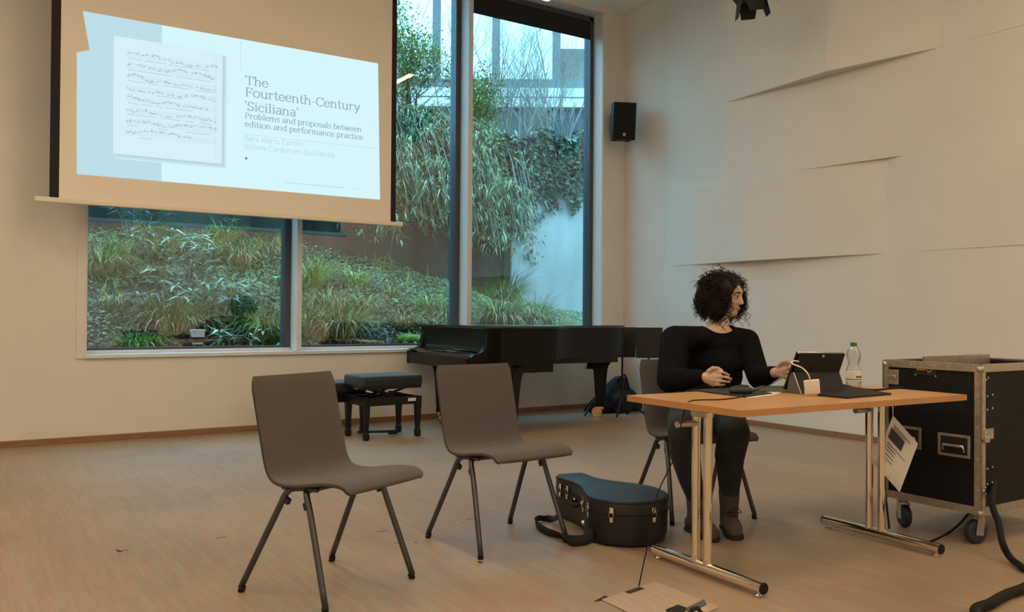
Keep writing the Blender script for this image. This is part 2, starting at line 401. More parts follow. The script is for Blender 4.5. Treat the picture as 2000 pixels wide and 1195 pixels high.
# folded acoustic panels: four bands, each facet a sheet with thickness.  (Y, X-offset out from the panel plane)
def offs(tab, y):
    tab = sorted(tab)
    if y <= tab[0][0]: return tab[0][1]
    for (a, p), (b, q) in zip(tab, tab[1:]):
        if a <= y <= b: return p + (q - p) * (y - a) / (b - a)
    return tab[-1][1]
Z0, ZCm, ZB, ZA = 0.0, 1.655, 2.48, 3.305
A_up = [(7.25, -.09), (6.18, .10), (4.88, .225), (3.92, .06), (2.4, .06), (.4, .18), (-1, .05), (-4.5, .05)]
A_lo = [(7.25, -.09), (6.18, .10), (3.92, .06), (2.4, .05), (-4.5, .05)]
B_up = [(7.25, -.09), (6.18, .10), (5.24, .11), (4.28, .0), (3.92, .0), (2.4, .0), (-1, .06), (-4.5, .05)]
B_lo = [(7.25, -.07), (6.70, .06), (5.88, .13), (5.24, .11), (4.43, -.02), (4.28, .0), (2.4, .06), (-4.5, .05)]
C_up = [(7.25, -.09), (6.70, .035), (5.88, .13), (4.45, .0), (2.4, .02), (-4.5, .0)]
C_lo = [(7.25, -.09), (6.70, .03), (4.45, .0), (2.4, .01), (-4.5, .0)]
top = [(7.25, -.09), (6.18, .08), (4.88, .10), (3.92, .04), (-4.5, .04)]
bot = [(7.25, -.09), (6.70, .0), (-4.5, .0)]
bands = [(ZA, ZC, A_up, top, (7.25, 6.18, 4.88, 3.92, 2.4, .4, -1, -4.5)),
         (ZB, ZA, B_up, A_lo, (7.25, 6.18, 3.92, 2.4, -1, -4.5)),
         (ZCm, ZB, C_up, B_lo, (7.25, 6.70, 5.88, 4.43, 2.4, -4.5)),
         (Z0, ZCm, bot, C_lo, (7.25, 6.70, 4.43, 2.4, -4.5))]
for z0, z1, lo, hi, ys in bands:
    for ya, yb in zip(ys, ys[1:]):
        yy = sorted({ya, yb} | {y for y, _ in lo + hi if yb < y < ya}, reverse=True)
        m = MB(); cols = []
        for y0, y1 in zip(yy, yy[1:]):
            for k in range(6): cols.append(y0 + (y1 - y0) * k / 6)
        cols.append(yy[-1]); NZ = 6; G = []
        for y in cols:
            xa, xb = XP - offs(lo, y), XP - offs(hi, y)
            G.append([m.bm.verts.new((xa + (xb - xa) * j / NZ, y, z0 + (z1 - z0) * j / NZ)) for j in range(NZ + 1)])
        for p, q in zip(G, G[1:]):
            for j in range(NZ): m.bm.faces.new((p[j], q[j], q[j + 1], p[j + 1]))
        bk = [[m.bm.verts.new((XW, y, z)) for z in (z0, z1)] for y in cols]
        for i in range(len(cols) - 1):
            m.bm.faces.new((G[i][0], G[i + 1][0], bk[i + 1][0], bk[i][0])); m.bm.faces.new((G[i][-1], G[i + 1][-1], bk[i + 1][1], bk[i][1]))
        for i in (0, -1): m.bm.faces.new(G[i] + [bk[i][1], bk[i][0]])
        o = m.build('acoustic_panel', 'panel', wr, True, math.radians(20))

# window: casing, posts, sill, frames, panes
tr = MB()
tr.box2((WX1, YW - .012, SILL), (WX1 + .085, YW, ZC)); tr.box2((WX0 - .075, YW - .012, SILL - .03), (WX0, YW, ZC)); tr.box2((WX0, YW - .012, WTOP), (WX1, YW, ZC))
struct(tr.build('trim_1', 'wall'), 'white casing around the tall window')
struct(MB().box2((WX0 - .02, YW - .03, SILL - .032), (WX1 + .01, YG + .02, SILL), .004).build('trim_2', 'frame_white'), 'white window sill board')
rv = MB()
rv.box2((WX1 - .008, YW, SILL), (WX1 + .004, YG, WTOP)); rv.box2((WX0, YW, WTOP - .008), (WX1, YG, WTOP + .004)); rv.box2((WX0 - .004, YW, SILL), (WX0 + .008, YG, WTOP))
struct(rv.build('trim_3', 'frame_white'), 'white reveal lining of the window')
posts = [(2.80, 2.852), (4.69, 4.747)]
spans = [(WX0, 2.80), (2.852, 4.69), (4.747, WX1)]
for i, (a, b) in enumerate(posts):
    o = MB().box2((a, YW, SILL), (b, YG + .06, WTOP), .004).build('trim_%d' % (4 + i), 'frame_white')
    struct(o, ['white window post beside the projection screen edge', 'white window post left of the wide right pane'][i])
wl_ = ['window pane behind the projection screen, far left', 'window pane behind the screen\'s right edge', 'tall right window pane over the grand piano']
for i, (a, b) in enumerate(spans):
    e = empty('window_%d' % (i + 1), ((a + b) / 2, YG, SILL)); struct(e, wl_[i]); cx = (a + b) / 2
    f = MB(); fw = .062; zb, zt = .035, WTOP - SILL - .02
    f.box2((a - cx, -.03, 0), (a - cx + .03, .09, zt)); f.box2((b - cx - fw, -.03, 0), (b - cx, .09, zt))
    f.box2((a - cx, -.03, zt - .05), (b - cx, .09, zt)); f.box2((a - cx, -.02, .02), (b - cx, .09, zb + .012))
    f.build('window_frame', 'frame_dark', e)
    MB().box2((a - cx, -.04, 0), (b - cx, .0, .028), .003).build('bottom_rail', 'frame_white', e)
    MB().box2((a - cx + .03, .03, zb), (b - cx - fw, .045, zt - .05)).build('pane', 'glass', e)
    if i == 2: MB().box2((a - cx + .005, -.025, zt - .27), (b - cx - .06, .0, zt - .01), .006).build('roller_blind', 'blind', e)

# =================================================================== PROJECTION SCREEN
YS = 7.54
ps = empty('projection_screen', (2.13, YS, 1.95)); tag(ps, 'large white pull-down projection screen showing a lecture title slide', 'screen')
def L(x, z, y=0): return (x - 2.13, y, z - 1.95)
MB().box2(L(.722, 1.985, -.001), L(3.56, 4.62, .003)).build('fabric', 'fabric', ps)
for a, b in ((.655, .722), (3.56, 3.612)):
    MB().box2(L(a, 1.985, -.001), L(b, 4.62, .003)).build('black_border', 'screen_edge', ps)
MB().box2(L(.66, 1.985, .0035), L(3.608, 4.62, .006)).build('backing', 'screen_edge', ps)
m = MB(); m.box2(L(.555, 1.945, -.018), L(3.688, 1.985, .02), .008); m.build('bottom_bar', 'bar', ps)
MB().box2(L(.45, 4.60, -.09), L(3.80, 4.78, .09), .01).build('housing', 'frame_white', ps)
sl = MB()
sl.poly([L(x, z, -.003) for x, z in ((.845, 2.182), (3.447, 2.187), (3.414, 3.487), (.875, 3.478), (.926, 3.177), (.835, 3.141))])
sl = sl.build('projected_slide', 'slide_white' if 0 else 's_white', ps)
def flat(name, m, pts, y): 
    b = MB(); b.poly([L(x, z, y) for x, z in pts]); return b.build(name, m, sl)
flat('colour_block', 's_blue', [(.845, 2.182), (1.476, 2.184), (1.466, 3.4795), (.875, 3.478), (.926, 3.177), (.835, 3.141)], -.0036)
for g, mm, yy in ((.040, 's_shadow3', -.0040), (.030, 's_shadow2', -.0042), (.018, 's_shadow', -.0044)):
    flat('page_shade', mm, [(1.125, 2.374 - g), (1.963 + g, 2.376 - g), (1.962 + g, 3.315), (1.125, 3.310)], yy)
flat('page', 's_page', [(1.105, 2.374), (1.963, 2.376), (1.960, 3.335), (1.100, 3.324)], -.0048)
for k, P_ in enumerate((((2.112, 3.22), (2.116, 3.22), (2.116, 3.483), (2.112, 3.483)), ((2.15, 2.655), (3.43, 2.667), (3.43, 2.671), (2.15, 2.659)), ((3.11, 2.265), (3.26, 2.266), (3.26, 2.269), (3.11, 2.268)), ((1.02, 2.186), (1.024, 2.186), (1.024, 2.98), (1.02, 2.98)))): flat('rule_line', 's_ink2', P_, -.0042)
dm = MB(); dm.poly([L(2.172 + .011 * math.cos(t * PI / 6), 2.447 + .011 * math.sin(t * PI / 6), -.0045) for t in range(12)]); dm.build('pointer_dot', 's_dot', sl)
# manuscript notation on the page
rn = random.Random(3); nt_ = MB(); st = MB()
for r in range(8):
    zr = 3.215 - r * .091; x = 1.20
    for q in range(4):
        st.poly([L(1.19, zr - q * .011 - .004, -.0052), L(1.92, zr - q * .011 - .002, -.0052), L(1.92, zr - q * .011, -.0052), L(1.19, zr - q * .011 - .002, -.0052)])
    xe = 1.90 if r not in (4, 7) else (1.83 if r == 4 else 1.70); z = zr - .015
    while x < xe:
        if rn.random() < .86:
            z = max(zr - .042, min(zr + .006, z + rn.uniform(-.012, .011))); w_ = rn.uniform(.010, .026); h_ = rn.uniform(.005, .011)
            nt_.poly([L(x, z, -.0055), L(x + w_ * .6, z - h_ * .5, -.0055), L(x + w_, z + h_ * .3, -.0055), L(x + w_ * .5, z + h_, -.0055)])
            if rn.random() < .5: nt_.poly([L(x + w_ * .4, z, -.0055), L(x + w_ * .4 + .003, z, -.0055), L(x + w_ * .4 + .003, z + .022, -.0055), L(x + w_ * .4, z + .022, -.0055)])
        x += rn.uniform(.009, .02)
    x = 1.21
    while x < xe:                                   # words under each stave
        w_ = min(rn.uniform(.05, .22), 1.89 - x)
        if w_ < .02: break
        if rn.random() < .8: nt_.poly([L(x, zr - .0565, -.0055), L(x + w_, zr - .0565, -.0055), L(x + w_, zr - .0525, -.0055), L(x, zr - .0525, -.0055)])
        x += w_ + rn.uniform(.008, .05)
st.poly([L(1.905, 2.42, -.0053), L(1.908, 2.42, -.0053), L(1.908, 3.31, -.0053), L(1.905, 3.31, -.0053)]); st.build('stave_lines', 's_ink2', sl)['kind'] = 'stuff'; nt_.build('notation', 's_ink3', sl)['kind'] = 'stuff'

# small stroke typeface with serifs: stems thick, hairlines thin
def arc(cx, cy, rx, ry, a0, a1, n=10): return [(cx + rx * math.cos(math.radians(a0 + (a1 - a0) * i / n)), cy + ry * math.sin(math.radians(a0 + (a1 - a0) * i / n))) for i in range(n + 1)]
X_, CP, AS, DS = .50, .70, .74, -.22
def sf(x, y, w=.17): return [(x - w / 2, y), (x + w / 2, y)]
def stem(x, y0, y1, b=True, t=True, flag=False):
    r = [[(x, y0), (x, y1)]]
    if b: r.append(sf(x, y0 + .018))
    if t: r.append([(x - .1, y1 - .03), (x, y1 - .01)] if flag else sf(x, y1 - .018))
    return r
GL = {
 'T': (.66, [[(.04, .68), (.62, .68)], [(.05, .68), (.04, .55)], [(.61, .68), (.62, .55)]] + stem(.33, 0, .68, t=False)),
 'h': (.60, stem(.12, 0, AS, flag=True) + [arc(.29, .30, .17, .18, 170, 0) + [(.46, .0)], sf(.46, .018)]),
 'e': (.50, [[(.06, .27), (.43, .27)] , arc(.25, .25, .20, .24, 5, 330, 18)]),
 'F': (.58, stem(.14, 0, CP) + [[(.14, .68), (.52, .68), (.53, .55)], [(.14, .36), (.40, .36)], [(.40, .43), (.40, .29)]]),
 'o': (.55, [arc(.27, .25, .22, .24, 0, 360, 22)]),
 'u': (.60, [[(.12, .49), (.12, .20)] + arc(.28, .19, .16, .18, 180, 330), [(.03, .475), (.12, .485)], [(.46, .49), (.46, 0)], [(.37, .475), (.46, .485)], [(.46, .02), (.55, .02)]]),
 'r': (.43, stem(.12, 0, X_, flag=True) + [arc(.30, .28, .18, .20, 170, 70), [(.36, .47), (.39, .42)]]),
 't': (.36, [[(.15, .66), (.15, .14)] + arc(.25, .13, .10, .11, 180, 330), [(.04, .47), (.32, .47)]]),
 'n': (.60, stem(.12, 0, X_, flag=True) + [arc(.29, .30, .17, .18, 170, 0) + [(.46, .0)], sf(.46, .018)]),
 '-': (.34, [[(.05, .25), (.29, .25)]]),
 'C': (.66, [arc(.36, .34, .30, .34, 42, 318, 22), [(.60, .67), (.59, .50)]]),
 'y': (.54, [[(.07, .49), (.28, .0)], [(.47, .49), (.27, -.04), (.18, -.2), (.08, -.2)], sf(.08, .475), sf(.46, .475)]),
 "`": (.22, [[(.14, .74), (.09, .66), (.10, .58), (.13, .57)]]),
 "'": (.22, [[(.08, .74), (.12, .73), (.13, .65), (.08, .57)]]),
 'S': (.52, [arc(.26, .51, .18, .17, 30, 225, 12) + [(.30, .33)] + arc(.25, .18, .20, .17, 60, -150, 12), [(.43, .67), (.43, .54)], [(.07, .02), (.07, .17)]]),
 'i': (.29, stem(.15, 0, X_, flag=True) + [[(.15, .70), (.15, .63)]]),
 'c': (.47, [arc(.26, .25, .20, .24, 42, 320, 16), [(.41, .41), (.40, .34)]]),
 'l': (.29, stem(.15, 0, AS, flag=True)),
 'a': (.50, [arc(.24, .36, .16, .13, 150, 0, 8) + [(.40, .06), (.48, .02)], arc(.22, .14, .15, .14, 60, 360, 14) + [(.40, .12)], [(.38, .30), (.24, .28)]]),
 'P': (.58, stem(.14, 0, CP) + [[(.14, .68), (.30, .68)] + arc(.32, .50, .19, .18, 90, -90, 10) + [(.14, .32)]]),
 'b': (.56, [[(.12, .0), (.12, AS)], [(.02, .71), (.12, .73)], arc(.29, .25, .19, .24, 155, -155, 16)]),
 'm': (.88, stem(.12, 0, X_, flag=True) + [arc(.27, .30, .15, .18, 170, 0) + [(.42, .0)], sf(.42, .018), arc(.58, .30, .16, .18, 170, 0) + [(.74, .0)], sf(.74, .018)]),
 's': (.42, [arc(.21, .37, .14, .12, 30, 225, 10) + [(.24, .24)] + arc(.20, .13, .15, .12, 60, -150, 10), [(.34, .48), (.34, .38)]]),
 'd': (.57, [[(.45, .0), (.45, AS)], [(.35, .71), (.45, .73)], arc(.27, .25, .20, .24, 25, 335, 16), [(.45, .02), (.54, .02)]]),
 'p': (.57, [[(.12, DS), (.12, X_)], [(.02, .47), (.12, .49)], arc(.30, .25, .20, .24, 155, -155, 16), sf(.12, DS + .018)]),
 'w': (.78, [[(.06, .49), (.22, .0)], [(.39, .49), (.22, .0)], [(.38, .49), (.55, .0)], [(.71, .49), (.55, .0)], sf(.07, .475), sf(.70, .475)]),
 'f': (.34, [[(.14, .0), (.14, .56)] + arc(.25, .58, .11, .15, 180, 40), [(.04, .47), (.30, .47)], sf(.14, .018)]),
 'M': (.84, [[(.14, 0), (.14, .68)], [(.14, .68), (.42, .05)], [(.42, .05), (.70, .68)], [(.70, .68), (.70, 0)], sf(.14, .018), sf(.70, .018), sf(.11, .675), sf(.73, .675)]),
 'B': (.60, stem(.14, 0, CP) + [[(.14, .68), (.30, .68)] + arc(.30, .52, .17, .16, 90, -90, 8) + [(.14, .36)], [(.30, .36)] + arc(.32, .18, .20, .17, 90, -90, 8) + [(.14, .02)]]),
 'g': (.52, [arc(.24, .32, .16, .16, 0, 360, 16), [(.20, .17), (.12, .08), (.22, .03), (.40, -.02), (.42, -.12), (.28, -.20), (.10, -.16), (.10, -.06), (.20, .02)], [(.36, .44), (.48, .47)]]),
 ' ': (.26, [])}
def text_mesh(name, lines, m, y=-.0046, thick=.085, thin=.036, serif=True):
    b = MB()
    for s, x0, z0, x1, slope, size in lines:
        adv = sum(GL[c][0] for c in s) * size; kx = (x1 - x0) / adv if x1 else 1.0; x = x0
        for c in s:
            w_, strokes = GL[c]
            for sk in strokes:
                if not serif and len(sk) == 2 and abs(sk[0][1] - sk[1][1]) < .001 and abs(sk[1][0] - sk[0][0]) < .18: continue
                for (ax, az), (bx, bz) in zip(sk, sk[1:]):
                    dx, dz = bx - ax, bz - az; ll = math.hypot(dx, dz)
                    if ll < 1e-5: continue
                    h = (thin + (thick - thin) * abs(dz) / ll) / 2; ex, ez = dx / ll * .012, dz / ll * .012; nx, nz_ = -dz / ll * h, dx / ll * h
                    P = []
                    for px, pz in ((ax - ex + nx, az - ez + nz_), (bx + ex + nx, bz + ez + nz_), (bx + ex - nx, bz + ez - nz_), (ax - ex - nx, az - ez - nz_)):
                        X = x + px * size * kx; P.append(L(X, z0 + pz * size + slope * (X - x0), y))
                    b.poly(P)
            x += w_ * size * kx
    return b.build(name, m, sl)
S1, S2 = .112, .072
text_mesh('title_text', [('The', 2.155, 3.092, 2.362, 0, S1), ('Fourteenth-Century', 2.155, 2.990, 3.236, .012, S1), ("`Siciliana'", 2.150, 2.868, 2.640, .008, S1)], 's_ink', thick=.10, thin=.05)
text_mesh('subtitle_text', [('Problems and proposals between', 2.155, 2.796, 3.252, .012, S2), ('edition and performance practice', 2.155, 2.724, 3.268, .012, S2)], 's_ink', thick=.11, thin=.05)
text_mesh('author_text', [('Sara Maria Fantini', 2.155, 2.600, 2.690, .012, .068), ('Schola Cantorum Basiliensis', 2.155, 2.528, 2.985, .012, .068)], 's_ink2', thick=.085, thin=.07, serif=False)
fp = MB(); x = 2.52; rn = random.Random(5)
while x < 3.08:                                          # the tiny footer, too small to read
    w_ = rn.uniform(.006, .014); fp.poly([L(x, 2.262, -.0046), L(x + w_, 2.262, -.0046), L(x + w_, 2.274, -.0046), L(x, 2.274, -.0046)]); x += w_ + rn.choice((.004, .004, .004, .014))
fp.build('footer_line', 's_ink2', sl)['kind'] = 'stuff'

# =================================================================== CEILING LIGHTS
def lamp(x, y0, y1, label, z=4.40, w=.09, m='lamp'):
    e = empty('ceiling_light', (x, (y0 + y1) / 2, z)); h = (y1 - y0) / 2
    tag(e, label, 'lamp', 'pendant strip lights')
    MB().box((0, 0, .035), (w, 2 * h, .06), None, .006).build('housing', 'lamp_house', e)
    MB().box((0, 0, -.001), (w - .012, 2 * h - .02, .012)).build('diffuser', m, e)
    for s in (-1, 1):
        MB().cone((0, s * h * .75, .06), (0, s * h * .75, ZC - z), .004, .004, 6).build('suspension_wire', 'steel', e)
lamp(5.32, 4.30, 5.85, 'long warm strip light mirrored in the window beside the screen edge', 4.40, .09, 'lamp_dim')
lamp(5.20, 7.06, 7.32, 'short warm light fixture cut by the top frame edge over the window', 4.40, .09, 'lamp_dim')
for x in (2.0, -1.0, -3.4):
    for y in (4.4, 1.0, -2.4): lamp(x, y - .78, y + .78, 'warm strip light above the hall, outside the picture', 4.40, .16)
for y in (1.3, -1.0, -3.2): lamp(5.32, y - .78, y + .78, 'warm strip light above the hall, outside the picture', 4.40, .14)

# =================================================================== OUTSIDE
def lerp_tab(tab, x):
    if x <= tab[0][0]: return tab[0][1]
    for (a, p), (b, q) in zip(tab, tab[1:]):
        if x <= b: return p + (q - p) * (x - a) / (b - a)
    return tab[-1][1]
ZFAR = [(-3, 2.3), (1.47, 2.15), (4.27, 2.10), (5.4, 1.85), (6.82, 1.52), (9.2, 1.0), (12, .8)]
def gz(x, y):
    t = max(0, min(1, (y - 8.35) / 3.65)); f = lerp_tab(ZFAR, x)
    near = .50
    return near + (f - near) * (t ** .85) + .05 * math.sin(x * 2.3 + y * 1.7) * t + .03 * math.sin(x * 5.1 - y * 3.3)
def ground_hit(px, py):
    d = ray(px, py); t = 8.3 / d.y
    while t < 18:
        p = d * t; z = p.z + EYE
        if z <= gz(p.x, p.y): return Vector((p.x, p.y, gz(p.x, p.y)))
        t += .01
        if p.y > 11.9: return Vector((p.x, 11.8, gz(p.x, 11.8)))
    return Vector((p.x, p.y, gz(p.x, p.y)))
m = MB(); nx, ny = 60, 20; V = []
for j in range(ny + 1):
    for i in range(nx + 1):
        x = -3 + 17 * i / nx; y = 8.32 + 3.9 * j / ny; V.append(m.bm.verts.new((x, y, gz(x, y))))
for j in range(ny):
    for i in range(nx):
        a = j * (nx + 1) + i; m.bm.faces.new((V[a], V[a + 1], V[a + nx + 2], V[a + nx + 1]))
gr = m.build('garden_ground', 'soil', smooth=True); struct(gr, 'dark earth bank of the garden behind the window')
struct(MB().box2((-4, 12, -.2), (7.75, 12.35, 3.98), .02).build('retaining_wall', 'concrete'), 'stained concrete retaining wall above the planted bank, shade put into its dark colour')
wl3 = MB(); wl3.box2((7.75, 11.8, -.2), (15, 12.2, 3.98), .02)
struct(wl3.build('retaining_wall', 'concrete_skylit'), 'grey concrete retaining wall behind the right window pane, skylight put into its pale colour')
struct(MB().box2((-30, 12.3, 3.6), (60, 60, 3.85)).build('upper_ground', 'soil'), 'upper ground beyond the retaining wall')

def grass(px, py, h, n, m, label, spread=.10, lean=.15, droop=1.3, w=.011, dry=0, group='grass tufts on the bank', seed=0):
    p = ground_hit(px, py); e = empty('grass_tuft', p); tag(e, label, 'grass', group); r = random.Random(seed * 31 + int(px))
    b = MB()
    for i in range(n):
        az = r.uniform(0, 2 * PI); rr = spread * math.sqrt(r.random())
        b.blade((rr * math.cos(az), rr * math.sin(az), -.02), az + r.uniform(-.5, .5), h * r.uniform(.6, 1.15), w * r.uniform(.7, 1.3), lean * r.uniform(.3, 1.8), droop * r.uniform(.5, 1.5))
    o = b.build('blades', m, e); o['kind'] = 'stuff'
    if dry:
        b = MB()
        for i in range(dry):
            az = r.uniform(PI * .9, 2.1 * PI); rr = spread * 1.1
            b.blade((rr * math.cos(az), rr * math.sin(az), .02), az + r.uniform(-.4, .4), h * r.uniform(.55, .9), w * 1.5, .7 * r.uniform(.6, 1.2), 2.0 * r.uniform(.8, 1.2))
        o = b.build('dry_blades', 'leaf_dry', e); o['kind'] = 'stuff'; o['label'] = 'bent dry straw-coloured blades'
G1, G2 = 'leaf_grass', 'leaf_grass2'
tufts = [(200, 535, .55, 190, G1, 'wide yellow-green grass tuft at far left edge, high on the bank', 22),
 (290, 470, .45, 110, G1, 'small grass tuft under the mirrored screen bar, left pane', 0),
 (325, 500, .50, 130, G1, 'grass tuft right of the wide yellow-green one', 12),
 (335, 650, .62, 230, G1, 'large olive grass tuft above the white pot', 26),
 (305, 545, .38, 70, G1, 'tuft with dead blades over the bare soil patch', 30),
 (470, 520, .50, 130, G1, 'pale grass tuft with dead blades left of the first window post', 26),
 (440, 470, .48, 100, G1, 'grass tuft behind the broad-leaved sprout', 0),
 (460, 590, .40, 90, G2, 'small bright green tuft in the centre of left pane', 14),
 (520, 665, .58, 220, G2, 'large bright green grass tuft beside the first window post', 24),
 (270, 690, .40, 110, G2, 'low green tuft at the sill, left of white pot', 10),
 (605, 560, .50, 110, G2, 'green tuft just right of the first window post', 0),
 (622, 545, .42, 80, G1, 'upright tuft high on the ivy bank, middle pane', 0),
 (698, 560, .40, 70, G2, 'lone upright tuft below the concrete wall, middle pane', 0),
 (605, 660, .60, 180, G1, 'tall pale tuft against the post, low in middle pane', 12),
 (665, 660, .62, 240, G1, 'large tuft with dry tips over dark hollow, middle pane', 34),
 (712, 610, .40, 90, G1, 'olive tuft in the middle of ivy bank', 12),
 (835, 610, .42, 100, G2, 'green tuft left of the second window post', 0),
 (868, 625, .40, 90, G1, 'dry tuft touching the second window post', 22),
 (935, 560, .55, 170, G2, 'green tuft right of the second window post', 30),
 (985, 545, .80, 200, G1, 'tall dusky tuft under the hanging bamboo', 0),
 (975, 640, .70, 260, G1, 'drooping straw-tipped tuft above the piano lid', 80),
 (1040, 645, .65, 220, G1, 'grey drooping tuft left of the pale wall', 70),
 (1085, 660, .50, 140, G1, 'small grey tuft at the foot of pale wall', 40),
 (240, 510, .5, 150, G1, 'grass tuft behind the wide yellow-green one', 10),
 (400, 500, .5, 140, G1, 'grass tuft over dead leaves in the middle of left pane', 30),
 (520, 500, .45, 120, G1, 'dull grass tuft touching the first window post, high up', 26),
 (225, 600, .3, 60, G1, 'thin tuft by the bare soil at the left edge', 24),
 (560, 690, .45, 120, G2, 'bright tuft in the corner of left pane by the post', 10),
 (640, 610, .5, 120, G1, 'pale tuft above the big dry-tipped one, middle pane', 14),
 (760, 580, .3, 60, G1, 'small tuft in the middle of the ivy, middle pane', 0),
 (790, 640, .35, 80, G1, 'low tuft left of the moss cushion', 16)]
for k, (px, py, h, n, mm, lb, dry) in enumerate(tufts):
    grass(px, py, h * 1.08, int(n * 1.7), mm, lb, spread=.07 + h * .16, dry=int(dry * 1.4), seed=k, lean=.30, droop=1.9, w=.009)

def sasa(px, py, h, ncane, label, L=.20, seed=0, w=.036):
    """broad-leaved dwarf bamboo: canes with a fan of leaves at each tip"""
    p = ground_hit(px, py); e = empty('broad_leaved_bamboo', p); tag(e, label, 'plant', 'broad-leaved bamboo on the bank'); r = random.Random(seed)
    b = MB(); s = MB()
    for i in range(ncane):
        az = r.uniform(0, 2 * PI); rr = r.uniform(.0, .34) * (1 if ncane > 3 else .2); hh = h * r.uniform(.45, 1.0)
        base = Vector((rr * .5 * math.cos(az), rr * .5 * math.sin(az), 0)); tip = Vector((rr * 1.2 * math.cos(az), rr * 1.2 * math.sin(az) - .05, hh))
        s.tube([base, (base + tip) / 2 + Vector((0, 0, .05)), tip], .004, 5)
        for lv, nn in ((1.0, r.randint(6, 8)), (.72, r.randint(2, 4))):
            q = base.lerp(tip, lv)
            for k in range(nn):
                a2 = 2 * PI * k / nn + r.uniform(-.4, .4)
                d = Vector((math.cos(a2), math.sin(a2), r.uniform(-.2, .5)))
                b.leaf(q, d, d.cross(Vector((0, 0, 1))), L * r.uniform(.7, 1.2), w * r.uniform(.8, 1.2), bend=r.uniform(.05, .4))
    s.build('canes', 'bark', e)['kind'] = 'stuff'; b.build('foliage', 'leaf_sasa', e)['kind'] = 'stuff'
for k, a in enumerate([(365, 590, .75, 26, 'big spreading broad-leaved bamboo in the middle of left pane'), (455, 636, .52, 16, 'dark broad-leaved bamboo right of the white pot'),
   (262, 470, .75, 8, 'broad-leaved bamboo reaching into the mirrored screen, far left'), (438, 480, .60, 2, 'single broad-leaved sprout standing in the mirrored screen'),
   (290, 520, .45, 10, 'pale broad-leaved bamboo between two grass tufts, left pane'), (475, 690, .26, 7, 'low broad-leaved bamboo at the sill right of the white pot'),
   (310, 620, .42, 9, 'broad-leaved bamboo left of the large olive tuft'), (480, 610, .38, 8, 'small broad-leaved bamboo near the bright green tuft')]):
    sasa(*a, seed=40 + k)

POT = ground_hit(380, 676); rn = random.Random(51); b = MB()
for i in range(5200):                                   # loose low grass between the tufts
    x = rn.uniform(.6, 6.6); y = 8.45 + 3.4 * rn.random() ** 1.2
    if not (.11 < x / y < .57): continue
    dens = 1.0 if x / y < .345 else .45
    if rn.random() > dens * (.5 + .5 * math.sin(x * 4.2 + y * 2.0)): continue
    if (x - 1.75) ** 2 + (y - 9.6) ** 2 < .09: continue
    if abs(x / y - POT.x / POT.y) < .022 and y < POT.y + .15: continue
    b.blade((x, y, gz(x, y) - .01), rn.uniform(0, 2 * PI), rn.uniform(.18, .46), .008, rn.uniform(.1, .8), rn.uniform(.8, 2.2), 4)
tag(b.build('loose_grass', 'leaf_grass'), 'loose thin grass growing between the tufts on the bank', 'grass', kind='stuff')
# low ivy carpet: tens of thousands of leaves, beyond counting
rn = random.Random(11); b = MB(); cnt = 0
for i in range(27000):
    x = rn.uniform(.2, 9.5); y = 8.38 + 3.5 * rn.random()
    if x / y < .10 or x / y > .80: continue
    bare = math.sin(x * 3.1 + 1.0) * math.cos(y * 2.7 + x)
    if x < 3.2 and (x - 1.75) ** 2 + (y - 9.6) ** 2 < .14: continue
    if x < 2.6 and bare > .6 and rn.random() < .7: continue
    p = Vector((x, y, gz(x, y) + rn.uniform(.0, .10))); a = rn.uniform(0, 2 * PI)
    d = Vector((math.cos(a), math.sin(a), rn.uniform(-.1, .5))); L_ = rn.uniform(.028, .055)
    b.leaf(p, d, d.cross(Vector((rn.uniform(-.5, .5), rn.uniform(-.9, .1), 1))), L_, L_ * .8, bend=rn.uniform(0, .4))
o = b.build('ivy_ground_cover', 'leaf_cover'); tag(o, 'low green ivy leaves carpeting the bank', 'ivy', kind='stuff')
mo = MB(); p = ground_hit(815, 668)
for k in range(14): mo.ball((p.x + rn.uniform(-.22, .22), p.y + rn.uniform(-.1, .1), p.z + rn.uniform(.0, .05)), (.09, .08, .05), 8)
tag(remesh(mo, 'moss_cushion', 'moss', .02, 3), 'bright green moss cushion left of the piano lid', 'moss')
# ivy over the pale wall
b = MB(); rn = random.Random(13)
def ivyspot(px, py, Y=11.72): return aty(px, py, Y)
for i in range(3600):
    px = rn.uniform(975, 1180); t = rn.random()
    lowlim = lerp_tab([(975, 470), (1020, 440), (1045, 420), (1080, 385), (1150, 400), (1180, 410)], px) + 22 * math.sin(px * .13) + 10 * math.sin(px * .31)
    py = 262 + 10 * math.sin(px * .07) + (lowlim - 262) * t ** 1.15
    p = ivyspot(px, py, 11.74 - .16 * (1 - t) * rn.random()); d = Vector((rn.uniform(-1, 1), rn.uniform(-.9, -.1), rn.uniform(-1.1, .3)))
    L_ = rn.uniform(.06, .12); b.leaf(p, d, Vector((rn.uniform(-1, 1), -.2, rn.uniform(-.5, .5))), L_, L_ * .85, bend=.1)
for (x0, y0, x1, y1, n) in ((1030, 420, 1036, 515, 34), (1022, 430, 1015, 465, 16), (1085, 385, 1100, 410, 14), (1060, 410, 1052, 430, 12), (1120, 390, 1128, 412, 10)):
    for i in range(n):
        t = i / n; p = ivyspot(x0 + (x1 - x0) * t + rn.uniform(-8, 8), y0 + (y1 - y0) * t + rn.uniform(-3, 3), 11.76); d = Vector((rn.uniform(-1, 1), -.5, rn.uniform(-1, 0)))
        L_ = rn.uniform(.05, .09); b.leaf(p, d, Vector((1, -.2, 0)), L_, L_ * .85, bend=.1)
o = b.build('hanging_ivy', 'leaf_ivy'); tag(o, 'dark ivy hanging over the top of the pale wall', 'ivy', kind='stuff')

